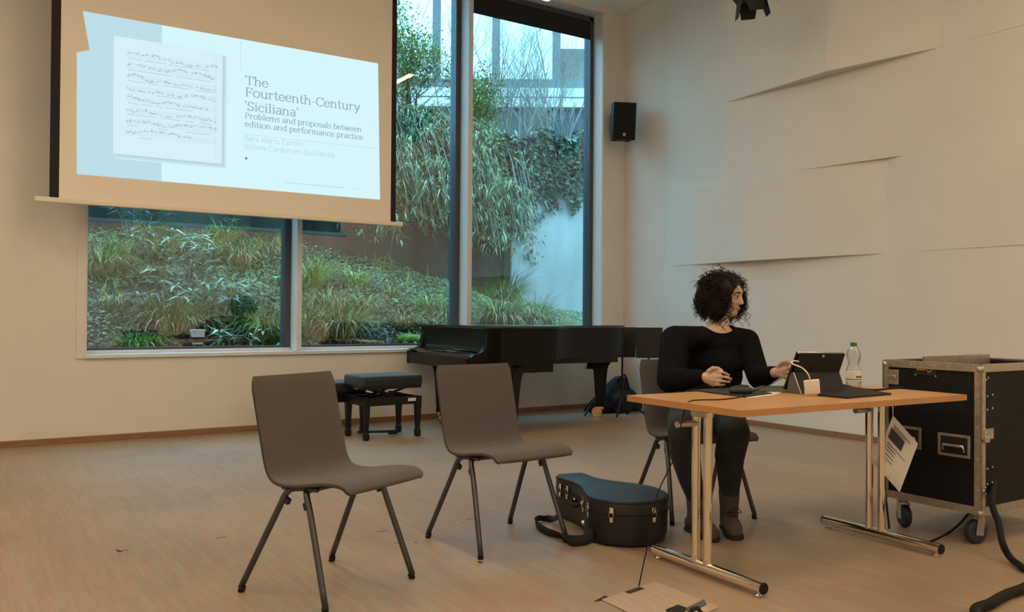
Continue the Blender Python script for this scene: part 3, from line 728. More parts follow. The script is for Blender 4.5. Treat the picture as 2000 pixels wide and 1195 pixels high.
def bamboo(cx, cy, zt, label, n, drop, spreadx, seed):
    """bamboo planted above the wall; culms arch over it and hang"""
    e = empty('bamboo_bush', (cx, cy, 3.85)); tag(e, label, 'bamboo', 'bamboo hanging over the wall'); r = random.Random(seed)
    s = MB(); b = MB()
    for i in range(n):
        x0 = r.uniform(-.5, .5) * spreadx; y0 = r.uniform(0, .5); top = r.uniform(.1, zt); out = r.uniform(.35, 1.25); dr = drop * r.uniform(.45, 1.0)
        x1 = x0 + r.uniform(-.35, .35)
        P = smoothpath([(x0 * .6, y0, -.1), (x0 * .9, y0 - .2, top), (x1, -out * .55, top * .55 - dr * .12), (x1, -out, -dr)], 5)
        s.tube(P, .005, 5)
        for k in range(3, len(P)):
            tw = P[k] + Vector((r.uniform(-.2, .2), r.uniform(-.14, .14), r.uniform(-.12, .12)))
            for q in range(r.randint(5, 8)):
                p = tw + Vector((r.uniform(-.06, .06), r.uniform(-.06, .06), r.uniform(-.05, .05)))
                d = Vector((r.uniform(-1, 1), r.uniform(-1, .3), r.uniform(-.75, .45)))
                b.leaf(p, d, d.cross(Vector((0, 0, 1))), r.uniform(.12, .22), r.uniform(.017, .028), bend=r.uniform(.1, .5))
    s.build('culms', 'bark', e)['kind'] = 'stuff'; b.build('foliage', 'leaf_bamboo', e)['kind'] = 'stuff'
bamboo(6.0, 12.35, .55, 'dense pale green bamboo hanging behind the middle pane', 150, 1.55, 1.9, 1)
bamboo(7.25, 12.3, .40, 'bamboo hanging right of the second window post', 85, 1.75, .9, 2)
bamboo(4.6, 12.4, .5, 'bamboo mostly behind the projection screen', 50, 1.1, 1.2, 3)

def branch(s, p, d, L_, r0, depth, r, tips, spread=.55, up=.15, kids=(2, 3)):
    n = 4; pts = [Vector(p)]; rad = [r0]; dd = Vector(d).normalized()
    for i in range(n):
        dd = (dd + Vector((r.uniform(-1, 1), r.uniform(-1, 1), r.uniform(-.6, 1) )) * .16 + Vector((0, 0, up * .3))).normalized()
        pts.append(pts[-1] + dd * L_ / n); rad.append(r0 * (1 - .45 * (i + 1) / n))
    s.tube(pts, rad, 5 if depth > 1 else 4)
    if depth == 0: tips.append((pts[-1], dd)); return
    for k in range(r.randint(*kids)):
        i = r.randint(1, n); nd = (dd + Vector((r.uniform(-1, 1), r.uniform(-1, 1), r.uniform(-.3, .8))) * spread * 1.4).normalized()
        branch(s, pts[i], nd, L_ * r.uniform(.55, .8), rad[i] * .62, depth - 1, r, tips, spread, up, kids)
    tips.append((pts[-1], dd)); tips.append((pts[2], dd))
def shrub(x, y, h, label, seed, leaves=9, bark='bark_dark', lean=(0, 0)):
    e = empty('leafy_tree', (x, y, 3.85)); tag(e, label, 'tree'); r = random.Random(seed); s = MB(); tips = []
    for k in range(3):
        branch(s, (r.uniform(-.1, .1), r.uniform(-.1, .1), -.05), (r.uniform(-.35, .35) + lean[0], r.uniform(-.3, .3) + lean[1], 1), h * .5, .045, 4, r, tips, .6, .2, (2, 4))
    s.build('branches', bark, e); b = MB()
    for p, d in tips:
        for q in range(int(leaves * 1.7)):
            v = Vector((r.uniform(-1, 1), r.uniform(-1, 1), r.uniform(-.8, .8))); pp = p + v * .16
            dd = (v + d * .5); b.leaf(pp, dd, dd.cross(Vector((0, 0, 1))), r.uniform(.06, .11), r.uniform(.022, .036), bend=.25)
    b.build('foliage', 'leaf_shrub', e)['kind'] = 'stuff'
shrub(6.55, 13.1, 2.1, 'green leafy tree with dark branches behind the middle pane', 5, 8)
shrub(8.15, 13.3, 1.55, 'lower green leafy tree right of the second window post', 8, 7)
shrub(5.5, 13.8, 2.5, 'green leafy tree half hidden by the screen edge', 9, 6)
def bare(x, y, h, label, seed, n=3):
    e = empty('bare_tree', (x, y, 3.85)); tag(e, label, 'tree'); r = random.Random(seed); s = MB(); t = []
    for k in range(n):
        branch(s, (r.uniform(-.15, .15), r.uniform(-.1, .1), -.05), (r.uniform(-.5, .5), r.uniform(-.4, .4), 1), h * .45, .024, 4, r, t, .72, .16, (3, 4))
    s.build('branches', 'bark', e)
bare(8.5, 12.9, 3.0, 'bare pale twiggy shrub in the centre of the right pane', 21, 5)
bare(9.6, 13.0, 2.9, 'bare twiggy shrub at the right edge of right pane', 22, 5)
bare(7.7, 13.6, 3.6, 'bare twiggy tree just right of the second window post', 23, 5)
bare(9.2, 14.2, 4.0, 'tall bare tree behind the other bare shrubs', 24, 5)
bare(6.4, 14.4, 4.0, 'bare tree rising above the green leafy tree', 25, 5)
bare(10.2, 13.9, 3.6, 'bare tree cut by the window frame at far right', 26, 4)

# building beyond, its long face turned towards the hall
bd = empty('building', (16, 24, 3.85), -YAW); tag(bd, 'long grey building with a white fascia band seen through bare branches', 'building')
def B(x0, x1, z0, z1, y0, y1): return MB().box2((x0, y0, z0 - 3.85), (x1, y1, z1 - 3.85))
B(-9, 9, 3.7, 8.10, .3, 6).build('glazed_storey', 'bld_dark', bd)
B(-9, 9, 8.10, 8.40, 0, 6).build('fascia', 'bld_white', bd); B(-9, 9, 8.45, 8.74, 0, 6).build('fascia', 'bld_white', bd); B(-9, 9, 8.40, 8.45, .12, 5.9).build('shadow_gap', 'bld_dark', bd)
B(-9, 9, 8.74, 9.12, .3, 5).build('parapet', 'bld_grey', bd)
for x in (-5.0, -2.95, -.90, 1.18): B(x, x + .27, 9.1, 15, .5, .75).build('pier', 'bld_grey', bd)
B(1.45, 6, 9.1, 10.35, .9, 4).build('roof_block', 'bld_brown', bd)
for x in (-6.5, -4.2, -1.9, .4, 2.7, 5.0): B(x, x + .08, 3.8, 8.1, .2, .3).build('mullion', 'bld_grey', bd)

p = POT + Vector((0, -.12, .02))
pt = empty('plant_pot', p); tag(pt, 'small white square pot among the bank plants behind the left pane', 'pot')
m = MB(); a, c = .042, .058; hh = .14
R_ = lambda s, z: [(-s, -s, z), (s, -s, z), (s, s, z), (-s, s, z)]
m.loft([R_(a, 0), R_(c, hh), R_(c - .006, hh), R_(a, .02)]); m.build('body', 'pot', pt); MB().box2((-.062, -.062, hh - .012), (.062, .062, hh + .004), .003).build('rim', 'pot', pt)
MB().box2((-.05, -.05, .02), (.05, .05, hh - .02)).build('soil', 'soil', pt)

# =================================================================== CHAIRS
PROF = [(-.225, .846), (-.205, .76), (-.180, .66), (-.158, .57), (-.140, .505), (-.120, .466), (-.090, .446), (-.040, .440), (.03, .444), (.10, .455), (.17, .466), (.22, .468), (.258, .464), (.280, .452), (.292, .436)]
def make_chair(name):
    e = empty(name)
    PP = smoothpath([(0, v, z) for v, z in PROF], 3); n = len(PP); T = .027; NX = 13
    lo0, hi0 = 0, n - 1
    def nrm(i):
        t = (PP[min(i + 1, n - 1)] - PP[max(i - 1, 0)]).normalized(); return Vector((0, -t.z, t.y))
    def section(lo, hi, nm, m):
        b = MB(); R = []
        for i in range(lo, hi + 1):
            s_ = i / (n - 1); hw = .225 if s_ < .4 else .225 + .012 * math.sin(min(1, (s_ - .4) / .5) * PI)
            hw -= .014 * max(0, 1 - s_ / .05) ** 2 + .016 * max(0, 1 - (1 - s_) / .07) ** 2; tk = T * (.62 if i in (lo0, hi0) else 1)
            nn = nrm(i); ring = []
            for k in range(NX):
                u = -1 + 2 * k / (NX - 1); dish = -.012 * (1 - u * u) if s_ < .5 else -.006 * (1 - u * u)
                ring.append(PP[i] + Vector((u * hw, 0, 0)) + nn * (tk / 2 * (1 - abs(u) ** 9 * .72) + dish))
            for k in range(NX):
                u = 1 - 2 * k / (NX - 1); dish = -.012 * (1 - u * u) if s_ < .5 else -.006 * (1 - u * u)
                ring.append(PP[i] + Vector((u * hw, 0, 0)) + nn * (-tk / 2 * (1 - abs(u) ** 9 * .72) + dish))
            R.append(ring)
        b.loft(R); return b.build(nm, m, e, True, math.radians(50))
    mid = next(i for i, p in enumerate(PP) if p.z < .475)
    section(0, mid, 'backrest', 'upholstery'); section(mid, n - 1, 'seat', 'upholstery')
    # dark welt around the upholstered shell
    def HW(i):
        s_ = i / (n - 1); hw = .225 if s_ < .4 else .225 + .012 * math.sin(min(1, (s_ - .4) / .5) * PI)
        return hw - .014 * max(0, 1 - s_ / .05) ** 2 - .016 * max(0, 1 - (1 - s_) / .07) ** 2
    for sx in (-1, 1):
        b = MB(); b.tube([PP[i] + Vector((sx * (HW(i) - .001), 0, 0)) - nrm(i) * .006 for i in range(n)], [.0045 if 1 < i < n - 2 else .003 for i in range(n)], 6)
        b.build('piping', 'upholstery_edge', e, True)
    # under-seat frame
    b = MB()
    for sx in (-1, 1):
        b.tube([(sx * .200, -.070, .423), (sx * .195, .11, .430)], .010, 8)
    b.tube([(-.20, -.02, .420), (.20, -.02, .420)], .010, 8); b.tube([(-.20, .07, .424), (.20, .07, .424)], .010, 8); b.box((0, .03, .420), (.16, .10, .012), None, .003)
    b.build('seat_frame', 'leg_metal', e, True)
    for sx in (-1, 1):
        for v0, v1 in ((-.035, -.245), (.065, .212)):
            b = MB(); b.tube(smoothpath([(sx * .17, v0 * .5 + .01, .420), (sx * .208, v0, .412), (sx * .218, v0 + (v1 - v0) * .25, .32), (sx * .252, v1, .016)], 4), .0125, 10)
            lg = b.build('leg', 'leg_metal', e, True)
            c = MB(); p = Vector((sx * .252, v1, .0)); q = Vector((sx * .249, v1 - (v1 - v0) * .05, .022)); c.cone(p, q, .0132, .0132, 10); c.build('foot_cap', 'rubber', lg, True)
        b = MB(); b.box((sx * .208, .066, .366), (.018, .022, .030), (.35, 0, 0), .003); b.build('stacking_buffer', 'plastic', e)
        b = MB(); b.box((sx * .206, -.040, .375), (.018, .026, .024), (-.5, 0, 0), .003); b.build('stacking_buffer', 'plastic', e)
    return e
CH = make_chair('chair')
def put_chair(o, x, y, fx, fy, label):
    o.location = (x, y, 0); o.rotation_euler = (0, 0, math.atan2(fy, fx) - PI / 2)
    tag(o, label, 'chair', 'taupe stacking chairs'); return o
put_chair(CH, 1.311, 3.297, .415, -.91, 'empty taupe upholstered chair nearest the camera, left of the other empty one')
put_chair(copy_tree(CH), 2.253, 3.523, .06, -.998, 'empty taupe upholstered chair beside the instrument case on the floor')
put_chair(copy_tree(CH), 3.490, 3.440, -.26, -.97, 'taupe chair the seated person in black sits on, behind the table')

# =================================================================== TABLE
TA = math.radians(-2.6); tb = empty('folding_table', (3.275, 2.560, 0), TA); tag(tb, 'light beech folding table with chrome T-feet, holding tablet and bottle', 'table')
MB().box((0, 0, .727), (1.46, .69, .026), None, .002).build('tabletop', 'table', tb)
b = MB()
for sx in (-1, 1): b.box((sx * .7305, 0, .727), (.002, .69, .0262))
for sy in (-1, 1): b.box((0, sy * .3455, .727), (1.462, .002, .0262))
b.build('edge_band', 'table_edge', tb)
for sx, ly in ((-.585, .02), (.565, .02)):
    f = empty('t_leg', (sx, 0, 0)); f.parent = tb
    b = MB(); b.tube([(0, -.325, .036), (0, .325, .036)], .0235, 16); b.build('foot_tube', 'chrome', f, True, SH)
    for s in (-1, 1):
        MB().cone((0, s * .325, .036), (0, s * .331, .036), .0242, .022, 16).build('end_cap', 'rubber', f, True, SH)
        MB().lathe([(.016, 0), (.017, .006), (.006, .010), (.005, .02)], (0, s * .30, 0), 12).build('leveller', 'steel', f, True)
    for y in (ly - .035, ly + .035):
        MB().tube([(0, y, .05), (0, y, .700)], .019, 16).build('column', 'chrome', f, True, SH)
    b = MB(); b.box((0, ly, .703), (.055, .40, .018), None, .003); b.box((.0, ly, .683), (.045, .10, .026), None, .005); b.build('hinge_block', 'steel', f)
    b = MB(); b.tube([(-.115, ly + .03, .640), (.0, ly + .03, .640)], .014, 12); b.build('lock_bar', 'steel', f, True, SH)
b = MB(); b.box((0, .20, .70), (1.1, .03, .028), None, .003); b.box((0, -.14, .70), (1.1, .03, .028), None, .003); b.build('frame_rail', 'steel', tb)

# ---- things on the table
TZ = .7405
def flatbox(name, m, quad, z0, h, label, cat, parent=None, bev=.0):
    b = MB(); b.prism([(p.x, p.y) for p in quad], z0, z0 + h, None, bev); o = b.build(name, m, parent)
    if label: tag(o, label, cat)
    return o
q = [atz(1458, 778, TZ), atz(1512, 771, TZ), atz(1535, 764, TZ), atz(1462, 768, TZ)]
flatbox('paper_sheet', 'paper', q, TZ, .0015, 'white paper sheet under the mouse pad corner', 'paper')
q = [atz(1352, 763, TZ), atz(1457, 776.5, TZ), atz(1508, 769.5, TZ), atz(1432, 758.5, TZ)]
flatbox('mouse_pad', 'mousepad', q, TZ + .0018, .004, 'thin dark mouse pad at the left of the table', 'mouse pad')
q = [atz(1466, 763.5, TZ), atz(1536, 767, TZ), atz(1548, 757, TZ), atz(1486, 757, TZ)]
flatbox('notebook', 'notebook', q, TZ, .010, 'flat olive-grey notebook behind the mouse, left of the tablet', 'notebook', None, .002)
mc = atz(1447, 768, TZ + .007); ms = empty('computer_mouse', mc, math.radians(150)); tag(ms, 'black computer mouse on the dark mouse pad', 'mouse')
b = MB(); b.ball((0, 0, .012), (.056, .033, .026), 18); 
for v in b.bm.verts: v.co.z = max(v.co.z, 0.0)
b.build('body', 'plastic', ms, True); MB().box((-.028, 0, .033), (.018, .006, .008), None, .002).build('scroll_wheel', 'rubber', ms)
b = MB(); b.tube([(-.05, -.001, .022), (-.02, -.001, .0382), (.0, -.001, .0392)], .0012, 5); b.build('button_seam', 'rubber', ms)

# tablet in a folded speckled cover, seen from behind
A_, B_ = atz(1565, 770, TZ), atz(1649, 763, TZ); fold = Vector((.004, .055, 0)); up_ = Vector((0, 0, 1))
Cf, Df = aty(1550, 727, A_.y + .055), aty(1637, 726, B_.y + .055)
Et, Ft = aty(1561, 689, A_.y + .012), aty(1649, 690, B_.y + .012)
te = empty('tablet_computer', (A_ + B_) / 2); tag(te, 'tablet computer standing in a folded speckled black cover', 'tablet')
O_ = te.location
S_ = lambda *ps: [p - O_ for p in ps]
MB().slab(S_(A_, B_, Df, Cf), .005).build('cover_stand', 'glitter', te)
MB().slab(S_(Cf, Df, Ft, Et), .006).build('cover_back', 'glitter', te)
n_ = Vector((-.05, .99, .12)).normalized()
bt = (Et - Cf).normalized()
low_l, low_r = Cf - Vector((0, -.045, .085)), Df - Vector((0, -.045, .085))
MB().slab(S_(low_l + n_ * .008, low_r + n_ * .008, Ft + n_ * .008, Et + n_ * .008), -.009).build('screen', 'plastic', te)
b = MB(); b.tube(S_(Et + n_ * .006, Ft + n_ * .006), .006, 8); b.build('top_edge', 'steel', te, True)
MB().box(((Et + Ft) / 2 - O_) + Vector((.0, -.006, -.014)), (.016, .004, .010), None, .002).build('camera_lens', 'steel', te)
MB().tube(S_(A_ + Vector((-.002, -.002, .002)), Cf + Vector((-.002, -.002, 0))), .0022, 5).build('light_edge', 'white_plastic', te, True)
q = [atz(1597, 773, TZ) - O_, atz(1655, 778.5, TZ) - O_, atz(1741, 771, TZ) - O_, atz(1650, 756, TZ) - O_]
q = [Vector((p.x, p.y, 0)) for p in q]
b = MB(); b.prism([(p.x, p.y) for p in q], .0005, .0085, None, .002); b.build('cover_flap', 'glitter', te)
b = MB(); b.slab(S_(aty(1537, 768, A_.y + .09), A_, Cf, aty(1544, 727, A_.y + .075)), .004); b.build('side_flap', 'notebook', te)

ad = empty('dongle', atz(1590, 774, TZ)); tag(ad, 'white display adapter box with its short curled cable, hanging at the tablet', 'adapter')
p = ad.location; rz = YAW * -1
mtx = Euler((math.radians(14), math.radians(-7), -YAW - .15)).to_matrix().to_4x4()
b = MB(); b.box((0, 0, 0), (.068, .018, .066), None, .005, 3); b2 = b
o = b.build('box', 'white_plastic', ad, True, SH); o.matrix_local = Matrix.Translation((0, .012, .042)) @ mtx
b = MB(); b.box((-.0345, 0, -.004), (.002, .008, .022), None, .0005); o = b.build('port', 'plastic', ad); o.matrix_local = Matrix.Translation((0, .012, .042)) @ mtx
b = MB(); b.box((.002, -.0095, .004), (.022, .0008, .0025)); o = b.build('print_mark', 'sticker', ad); o.matrix_local = Matrix.Translation((0, .012, .042)) @ mtx; o['label'] = 'faint grey print'
cp = [aty(1583, 744, p.y + .01), aty(1578, 730, p.y + .0), aty(1566, 718, p.y + .02), aty(1549, 711, p.y + .05), aty(1547, 706, p.y + .07), aty(1552, 704.5, p.y + .08), aty(1560, 706, p.y + .075)]
b = MB(); b.tube([x - p for x in smoothpath(cp, 6)], .0032, 8); b.build('cable', 'white_plastic', ad, True)

bo = empty('water_bottle', atz(1667, 757.5, TZ)); tag(bo, 'clear plastic water bottle with a green cap, standing on the table', 'bottle')
prof = [(.0, .003), (.020, .0), (.034, .002), (.0365, .010), (.0365, .092), (.034, .098), (.027, .118), (.026, .128), (.030, .142), (.0345, .156), (.0350, .170), (.031, .188), (.020, .204), (.0145, .210), (.0135, .218)]
MB().lathe([(max(r, .001), z) for r, z in prof], n=24).build('body', 'pet', bo, True)
MB().lathe([(.0370, .036), (.0370, .086)], n=24).build('paper_label', 'paper', bo, True, SH)
b = MB()
for k in range(3):
    a = math.radians(-118 + k * 19); b.lathe([(.0055, 0), (.0055, .0012)], n=10, mtx=Matrix.Translation((.0372 * math.cos(a), .0372 * math.sin(a), .058)) @ Matrix.Rotation(a, 4, 'Z') @ Matrix.Rotation(PI / 2, 4, 'Y'))
b.build('label_symbol', 'ink', bo); 
b = MB(); b.lathe([(.0374, .043), (.0374, .047)], n=24); b.build('label_stripe', 'ink', bo)
MB().lathe([(.0155, .212), (.0158, .214), (.0158, .228), (.0145, .230)], n=20).build('cap', 'green_cap', bo, True, SH)
b = MB()
b.lathe([(.0145, .2095), (.0160, .211), (.0160, .2125)], n=18); b.build('neck_ring', 'pet', bo, True)

cb = MB(); cb.tube(smoothpath([atz(1600, 758, TZ) + up_ * .012, atz(1645, 755, TZ) + up_ * .008, atz(1672, 759.5, TZ) + up_ * .004, atz(1708, 763, TZ) + up_ * .004, atz(1738, 760, TZ) + up_ * .004, atz(1765, 758.5, TZ) + up_ * .004, Vector((4.02, 2.60, .735)), Vector((4.05, 2.66, .60)), Vector((4.04, 2.64, .30)), Vector((4.03, 2.60, .02))], 6), .0048, 8)
tag(cb.build('power_cable', 'rubber', None, True), 'black power cable running from the tablet off the far right table corner', 'cable')
# thin cable from the tablet over the table's left edge to the floor hatch
ex = atz(1347, 785, TZ); fl = Vector((2.335, 2.602, .012))
pts = [atz(1538, 740, TZ) + up_ * .025, atz(1505, 755, TZ) + up_ * .012, atz(1474, 766, TZ) + up_ * .009, atz(1456, 774, TZ) + up_ * .009, atz(1440, 777.5, TZ) + up_ * .003, atz(1405, 781.5, TZ) + up_ * .003, atz(1372, 782, TZ) + up_ * .003, ex + up_ * .003, ex + Vector((-.028, -.004, -.02))]
for px, py, t in ((1330, 830, .18), (1322, 880, .36), (1302, 925, .52), (1285, 962, .64), (1274, 1012, .74), (1267, 1055, .83), (1256, 1105, .92)):
    d = ray(px, py); g = ex.lerp(fl, t); k = g.y / d.y; P = d * k + Vector((0, 0, EYE)); pts.append(P)
pts.append(fl)
b = MB(); b.tube(smoothpath(pts, 5), .0026, 6); tag(b.build('signal_cable', 'rubber', None, True), 'thin dark cable hanging from the table to the floor hatch', 'cable')

# =================================================================== GRAND PIANO
PA = math.radians(-3.95); pn = empty('grand_piano', (3.80, 6.40, 0), PA); tag(pn, 'closed black grand piano standing under the window', 'piano')
def pl(p): return (Matrix.Rotation(PA, 4, 'Z').inverted() @ (Vector(p) - pn.location))
W_ = 1.46; LEN = 2.46
bent = smoothpath([(.86, .0), (.915, .03), (.95, .10), (1.03, .20), (1.25, .30), (1.60, .40), (1.92, .49), (2.08, .60), (2.15, .78), (2.15, 1.0), (2.08, 1.22), (1.92, 1.40), (1.75, 1.455)], 4)
bent = [(p.x, p.y) for p in bent]
rim = [(.16, 0), (.6, 0)] + bent + [(1.2, W_), (.16, W_)]
def inset(poly, d):
    n = len(poly); out = []
    for i in range(n):
        a, b_, c = Vector((*poly[i - 1], 0)), Vector((*poly[i], 0)), Vector((*poly[(i + 1) % n], 0))
        t = ((b_ - a).normalized() + (c - b_).normalized()).normalized(); out.append((b_.x - t.y * d, b_.y + t.x * d))
    return out
MB().prism(rim, .685, .970).build('case_rim', 'piano_side', pn, True, math.radians(30))
lid = inset([(.135, 0), (.6, 0)] + bent + [(1.2, W_), (.135, W_)], -.018)
rear = [(x, y) for x, y in lid if x > .30]; 
i0 = [p for p in lid if p[0] < .55]
b = MB(); b.prism([(.56, -.018)] + [p for p in lid if p[0] > .58] + [(.56, W_ + .018)], .972, .996, None, .004); b.build('main_lid', 'piano', pn, True, SH)
b = MB(); b.prism([(.128, -.018), (.555, -.018), (.555, W_ + .018), (.128, W_ + .018)], .972, .996, None, .004); b.build('front_lid', 'piano', pn, True, SH)
b = MB(); b.prism([(.45, -.012), (.66, -.012), (.66, -.0185), (.45, -.0185)], .975, .985); b.build('lid_hinge', 'piano', pn)
# keyboard end
MB().box2((.0, .0, .605), (.42, W_, .685), .006).build('keybed', 'piano_side', pn)
MB().box2((-.012, .06, .640), (.018, W_ - .06, .712), .004).build('key_slip', 'piano_side', pn)
for y0 in (0.0, W_ - .075):
    b = MB(); prof_ = [(.0, .60), (.0, .725), (.025, .748), (.09, .752), (.125, .772), (.150, .83), (.165, .97), (.30, .97), (.30, .60)]
    b.prism(prof_, y0, y0 + .075, Matrix(((1, 0, 0, 0), (0, 0, 1, 0), (0, 1, 0, 0), (0, 0, 0, 1))), .004); b.build('arm', 'piano_side', pn, True, SH)
b = MB(); b.prism([(.022, .712), (.022, .742), (.05, .752), (.105, .756), (.150, .775), (.160, .80), (.172, .80), (.172, .712)], .078, W_ - .078, Matrix(((1, 0, 0, 0), (0, 0, 1, 0), (0, 1, 0, 0), (0, 0, 0, 1))), .002)
b.build('fallboard', 'piano', pn, True, math.radians(25))
MB().box2((.168, .075, .80), (.19, W_ - .075, .970)).build('front_panel', 'piano', pn)
b = MB(); b.tube([(.055, .09, .7555), (.055, W_ - .09, .7555)], .0045, 8); b.tube([(.128, .09, .768), (.128, W_ - .09, .768)], .004, 8); b.build('fallboard_bead', 'piano', pn, True)
b = MB(); b.box2((.20, .05, .665), (.8, .09, .70)); b.box2((.5, .45, .62), (1.9, .55, .69)); b.box2((.45, .9, .62), (1.95, 1.0, .69)); b.box2((.9, .12, .66), (.98, 1.4, .69)); b.build('under_beam', 'wood_black', pn)
MB().prism([(.20, .02), (.85, .02), (.85, .30), (.62, .55), (.20, .55)], .575, .69).build('leg_block', 'piano_side', pn)
def pleg(c, yaw_, hb):
    l = empty('leg', (c.x, c.y, 0), yaw_); l.parent = pn
    b = MB()
    R4 = lambda s, z, ty=1.0: [(-s, -s * ty, z), (s, -s * ty, z), (s, s * ty, z), (-s, s * ty, z)]
    b.loft([R4(.052, .115), R4(.056, .135), R4(.050, .14), R4(.066, .40), R4(.074, .50), R4(.085, .555), R4(.115, .60), R4(.16, .63), R4(.185, hb)])
    b.build('post', 'piano_side', l)
    b = MB(); b.box((0, 0, .105), (.075, .075, .04), None, .004); b.build('socket', 'brass', l)
    b = MB(); b.cone((-.035, -.022, .055), (-.035, .022, .055), .055, .055, 22); b.cone((-.035, -.03, .055), (-.035, .03, .055), .020, .020, 14)
    b.box((-.012, .026, .065), (.05, .006, .07), None, .002); b.box((-.012, -.026, .065), (.05, .006, .07), None, .002); b.build('caster', 'brass', l, True, SH)
cb_, ct, cm = pl(atz(862, 826)), pl(atz(1172, 814)), Vector((.50, .20, 0))
pleg(Vector((cb_.x, cb_.y, 0)), 1.2, .65); pleg(Vector((ct.x, ct.y, 0)), -.62, .69); pleg(cm, .5, .65)
ly = empty('pedal_lyre', (.62, .74, 0)); ly.parent = pn
b = MB(); b.box((0, 0, .09), (.16, .28, .05), None, .006); b.box((0, -.07, .34), (.03, .03, .48)); b.box((0, .07, .34), (.03, .03, .48)); b.box((0, 0, .565), (.12, .26, .04)); b.build('lyre_frame', 'wood_black', ly)
for k in (-1, 0, 1): MB().box((-.14, k * .07, .075), (.16, .035, .012), None, .004).build('pedal', 'brass', ly)

# =================================================================== PIANO BENCHES
def bench(loc, rz, w, d, zt, label, two=False, knob=True):
    e = empty('piano_bench', loc, rz); tag(e, label, 'bench', 'black piano benches')
    zr = .365
    pads = [(-w / 4, w / 2 - .008), (w / 4, w / 2 - .008)] if two else [(0, w)]
    for x, ww in pads:
        c = MB().box((x, 0, zt - .045), (ww + .02, d + .02, .09), None, .022, 4).build('cushion', 'velvet', e, True, SH)
        MB().box((x, 0, zt - .100), (ww, d, .035), None, .006).build('seat_board', 'wood_black', e)
        b = MB()
        for s in (-1, 1): b.tube([(x - ww / 2, s * (d / 2 + .0112), zt - .05), (x + ww / 2, s * (d / 2 + .0112), zt - .05)], .002, 5)
        b.build('seam', 'rubber', c)
    b = MB()
    for sy in (-1, 1):
        b.tube([(-w * .30, sy * .10, zt - .118), (w * .26, sy * .10, zr - .02)], .011, 6); b.tube([(w * .30, sy * .10, zt - .118), (-w * .26, sy * .10, zr - .02)], .011, 6)
    b.tube([(w * .22, -.12, zr + .02), (w * .22, .12, zr + .02)], .009, 6); b.tube([(-w * .22, -.12, zr + .02), (-w * .22, .12, zr + .02)], .009, 6); b.build('lift_mechanism', 'wood_black', e)
    if knob:
        for s in (-1, 1):
            b = MB(); b.cone((s * (w / 2), -.05, zt - .10), (s * (w / 2 + .035), -.05, zt - .10), .02, .024, 12); b.build('height_knob', 'chrome' if s < 0 else 'plastic', e, True, SH)
    b = MB()
    for sy in (-1, 1): b.box((0, sy * (d / 2 - .022), zr - .035), (w - .04, .024, .07), None, .003)
    for sx in (-1, 1): b.box((sx * (w / 2 - .022), 0, zr - .035), (.024, d - .04, .07), None, .003)
    b.build('apron', 'wood_black', e)
    R4 = lambda s, z: [(-s, -s, z), (s, -s, z), (s, s, z), (-s, s, z)]
    for sx in (-1, 1):
        for sy in (-1, 1):
            b = MB(); b.loft([R4(.017, 0), R4(.021, .012), R4(.023, .05), R4(.018, .068), R4(.017, .085), R4(.026, zr - .07), R4(.027, zr)]); b.build('leg', 'wood_black', e, loc=(sx * (w / 2 - .025), sy * (d / 2 - .025), 0))
    return e
b1 = bench((3.278, 7.065, 0), math.radians(3), .56, .40, .555, 'high black piano bench with a thick dark velvet cushion')
MB().box((.19, -.1905, .335), (.085, .002, .028)).build('label_plate', 'sticker', b1)
b = MB(); b.tube([(-.20, .10, .04), (.16, -.02, .035)], .012, 6); b.box((.10, .0, .03), (.08, .03, .04), (0, 0, -.3), .004); b.build('foot_bar', 'wood_black', b1)
bench((2.86, 7.48, 0), math.radians(2), .72, .36, .475, 'lower black duet bench with split seats behind the first', True, False)

# =================================================================== FLIGHT CASE
fc = empty('flight_case', (4.15, 2.20, 0), math.radians(-1.5)); tag(fc, 'black flight case on castors with aluminium edges, right of the table', 'case')
FW_, FD, FZ0, FZ1 = .78, .52, .155, .872
MB().box2((.004, .004, FZ0), (.016, FD - .004, FZ1 - .01)).build('side_panel', 'case_black', fc)
MB().box2((FW_ - .016, .004, FZ0), (FW_ - .004, FD - .004, FZ1 - .01)).build('side_panel', 'case_black', fc)
MB().box2((.016, .004, FZ0), (FW_ - .016, .016, FZ1 - .01)).build('front_panel', 'case_black', fc)
MB().box2((.016, FD - .016, FZ0), (FW_ - .016, FD - .004, FZ1 - .01)).build('back_panel', 'case_black', fc)
MB().box2((.016, .016, FZ0), (FW_ - .016, FD - .016, FZ0 + .02)).build('floor_board', 'case_black', fc)
MB().box2((.03, .03, .80), (FW_ - .03, FD - .03, .84)).build('rack_device', 'plastic', fc)
MB().box2((.12, FD - .16, .84), (FW_ - .05, FD - .14, .898), .003).build('rack_rim', 'alu', fc)
t = .004; ww = .034
for z0, z1 in ((FZ1 - ww, FZ1), (FZ0 - .004, FZ0 + ww)):
    b = MB(); b.box2((-t, -t, z0), (FW_ + t, .004, z1)); b.box2((-t, FD - .004, z0), (FW_ + t, FD + t, z1)); b.box2((-t, 0, z0), (.004, FD, z1)); b.box2((FW_ - .004, 0, z0), (FW_ + t, FD, z1))
    if z1 == FZ1:
        z = FZ1 - .002; b.box2((0, 0, z), (FW_, .02, z + .005)); b.box2((0, FD - .02, z), (FW_, FD, z + .005)); b.box2((0, 0, z), (.02, FD, z + .005)); b.box2((FW_ - .02, 0, z), (FW_, FD, z + .005))
    b.build('edge_rail', 'alu', fc)
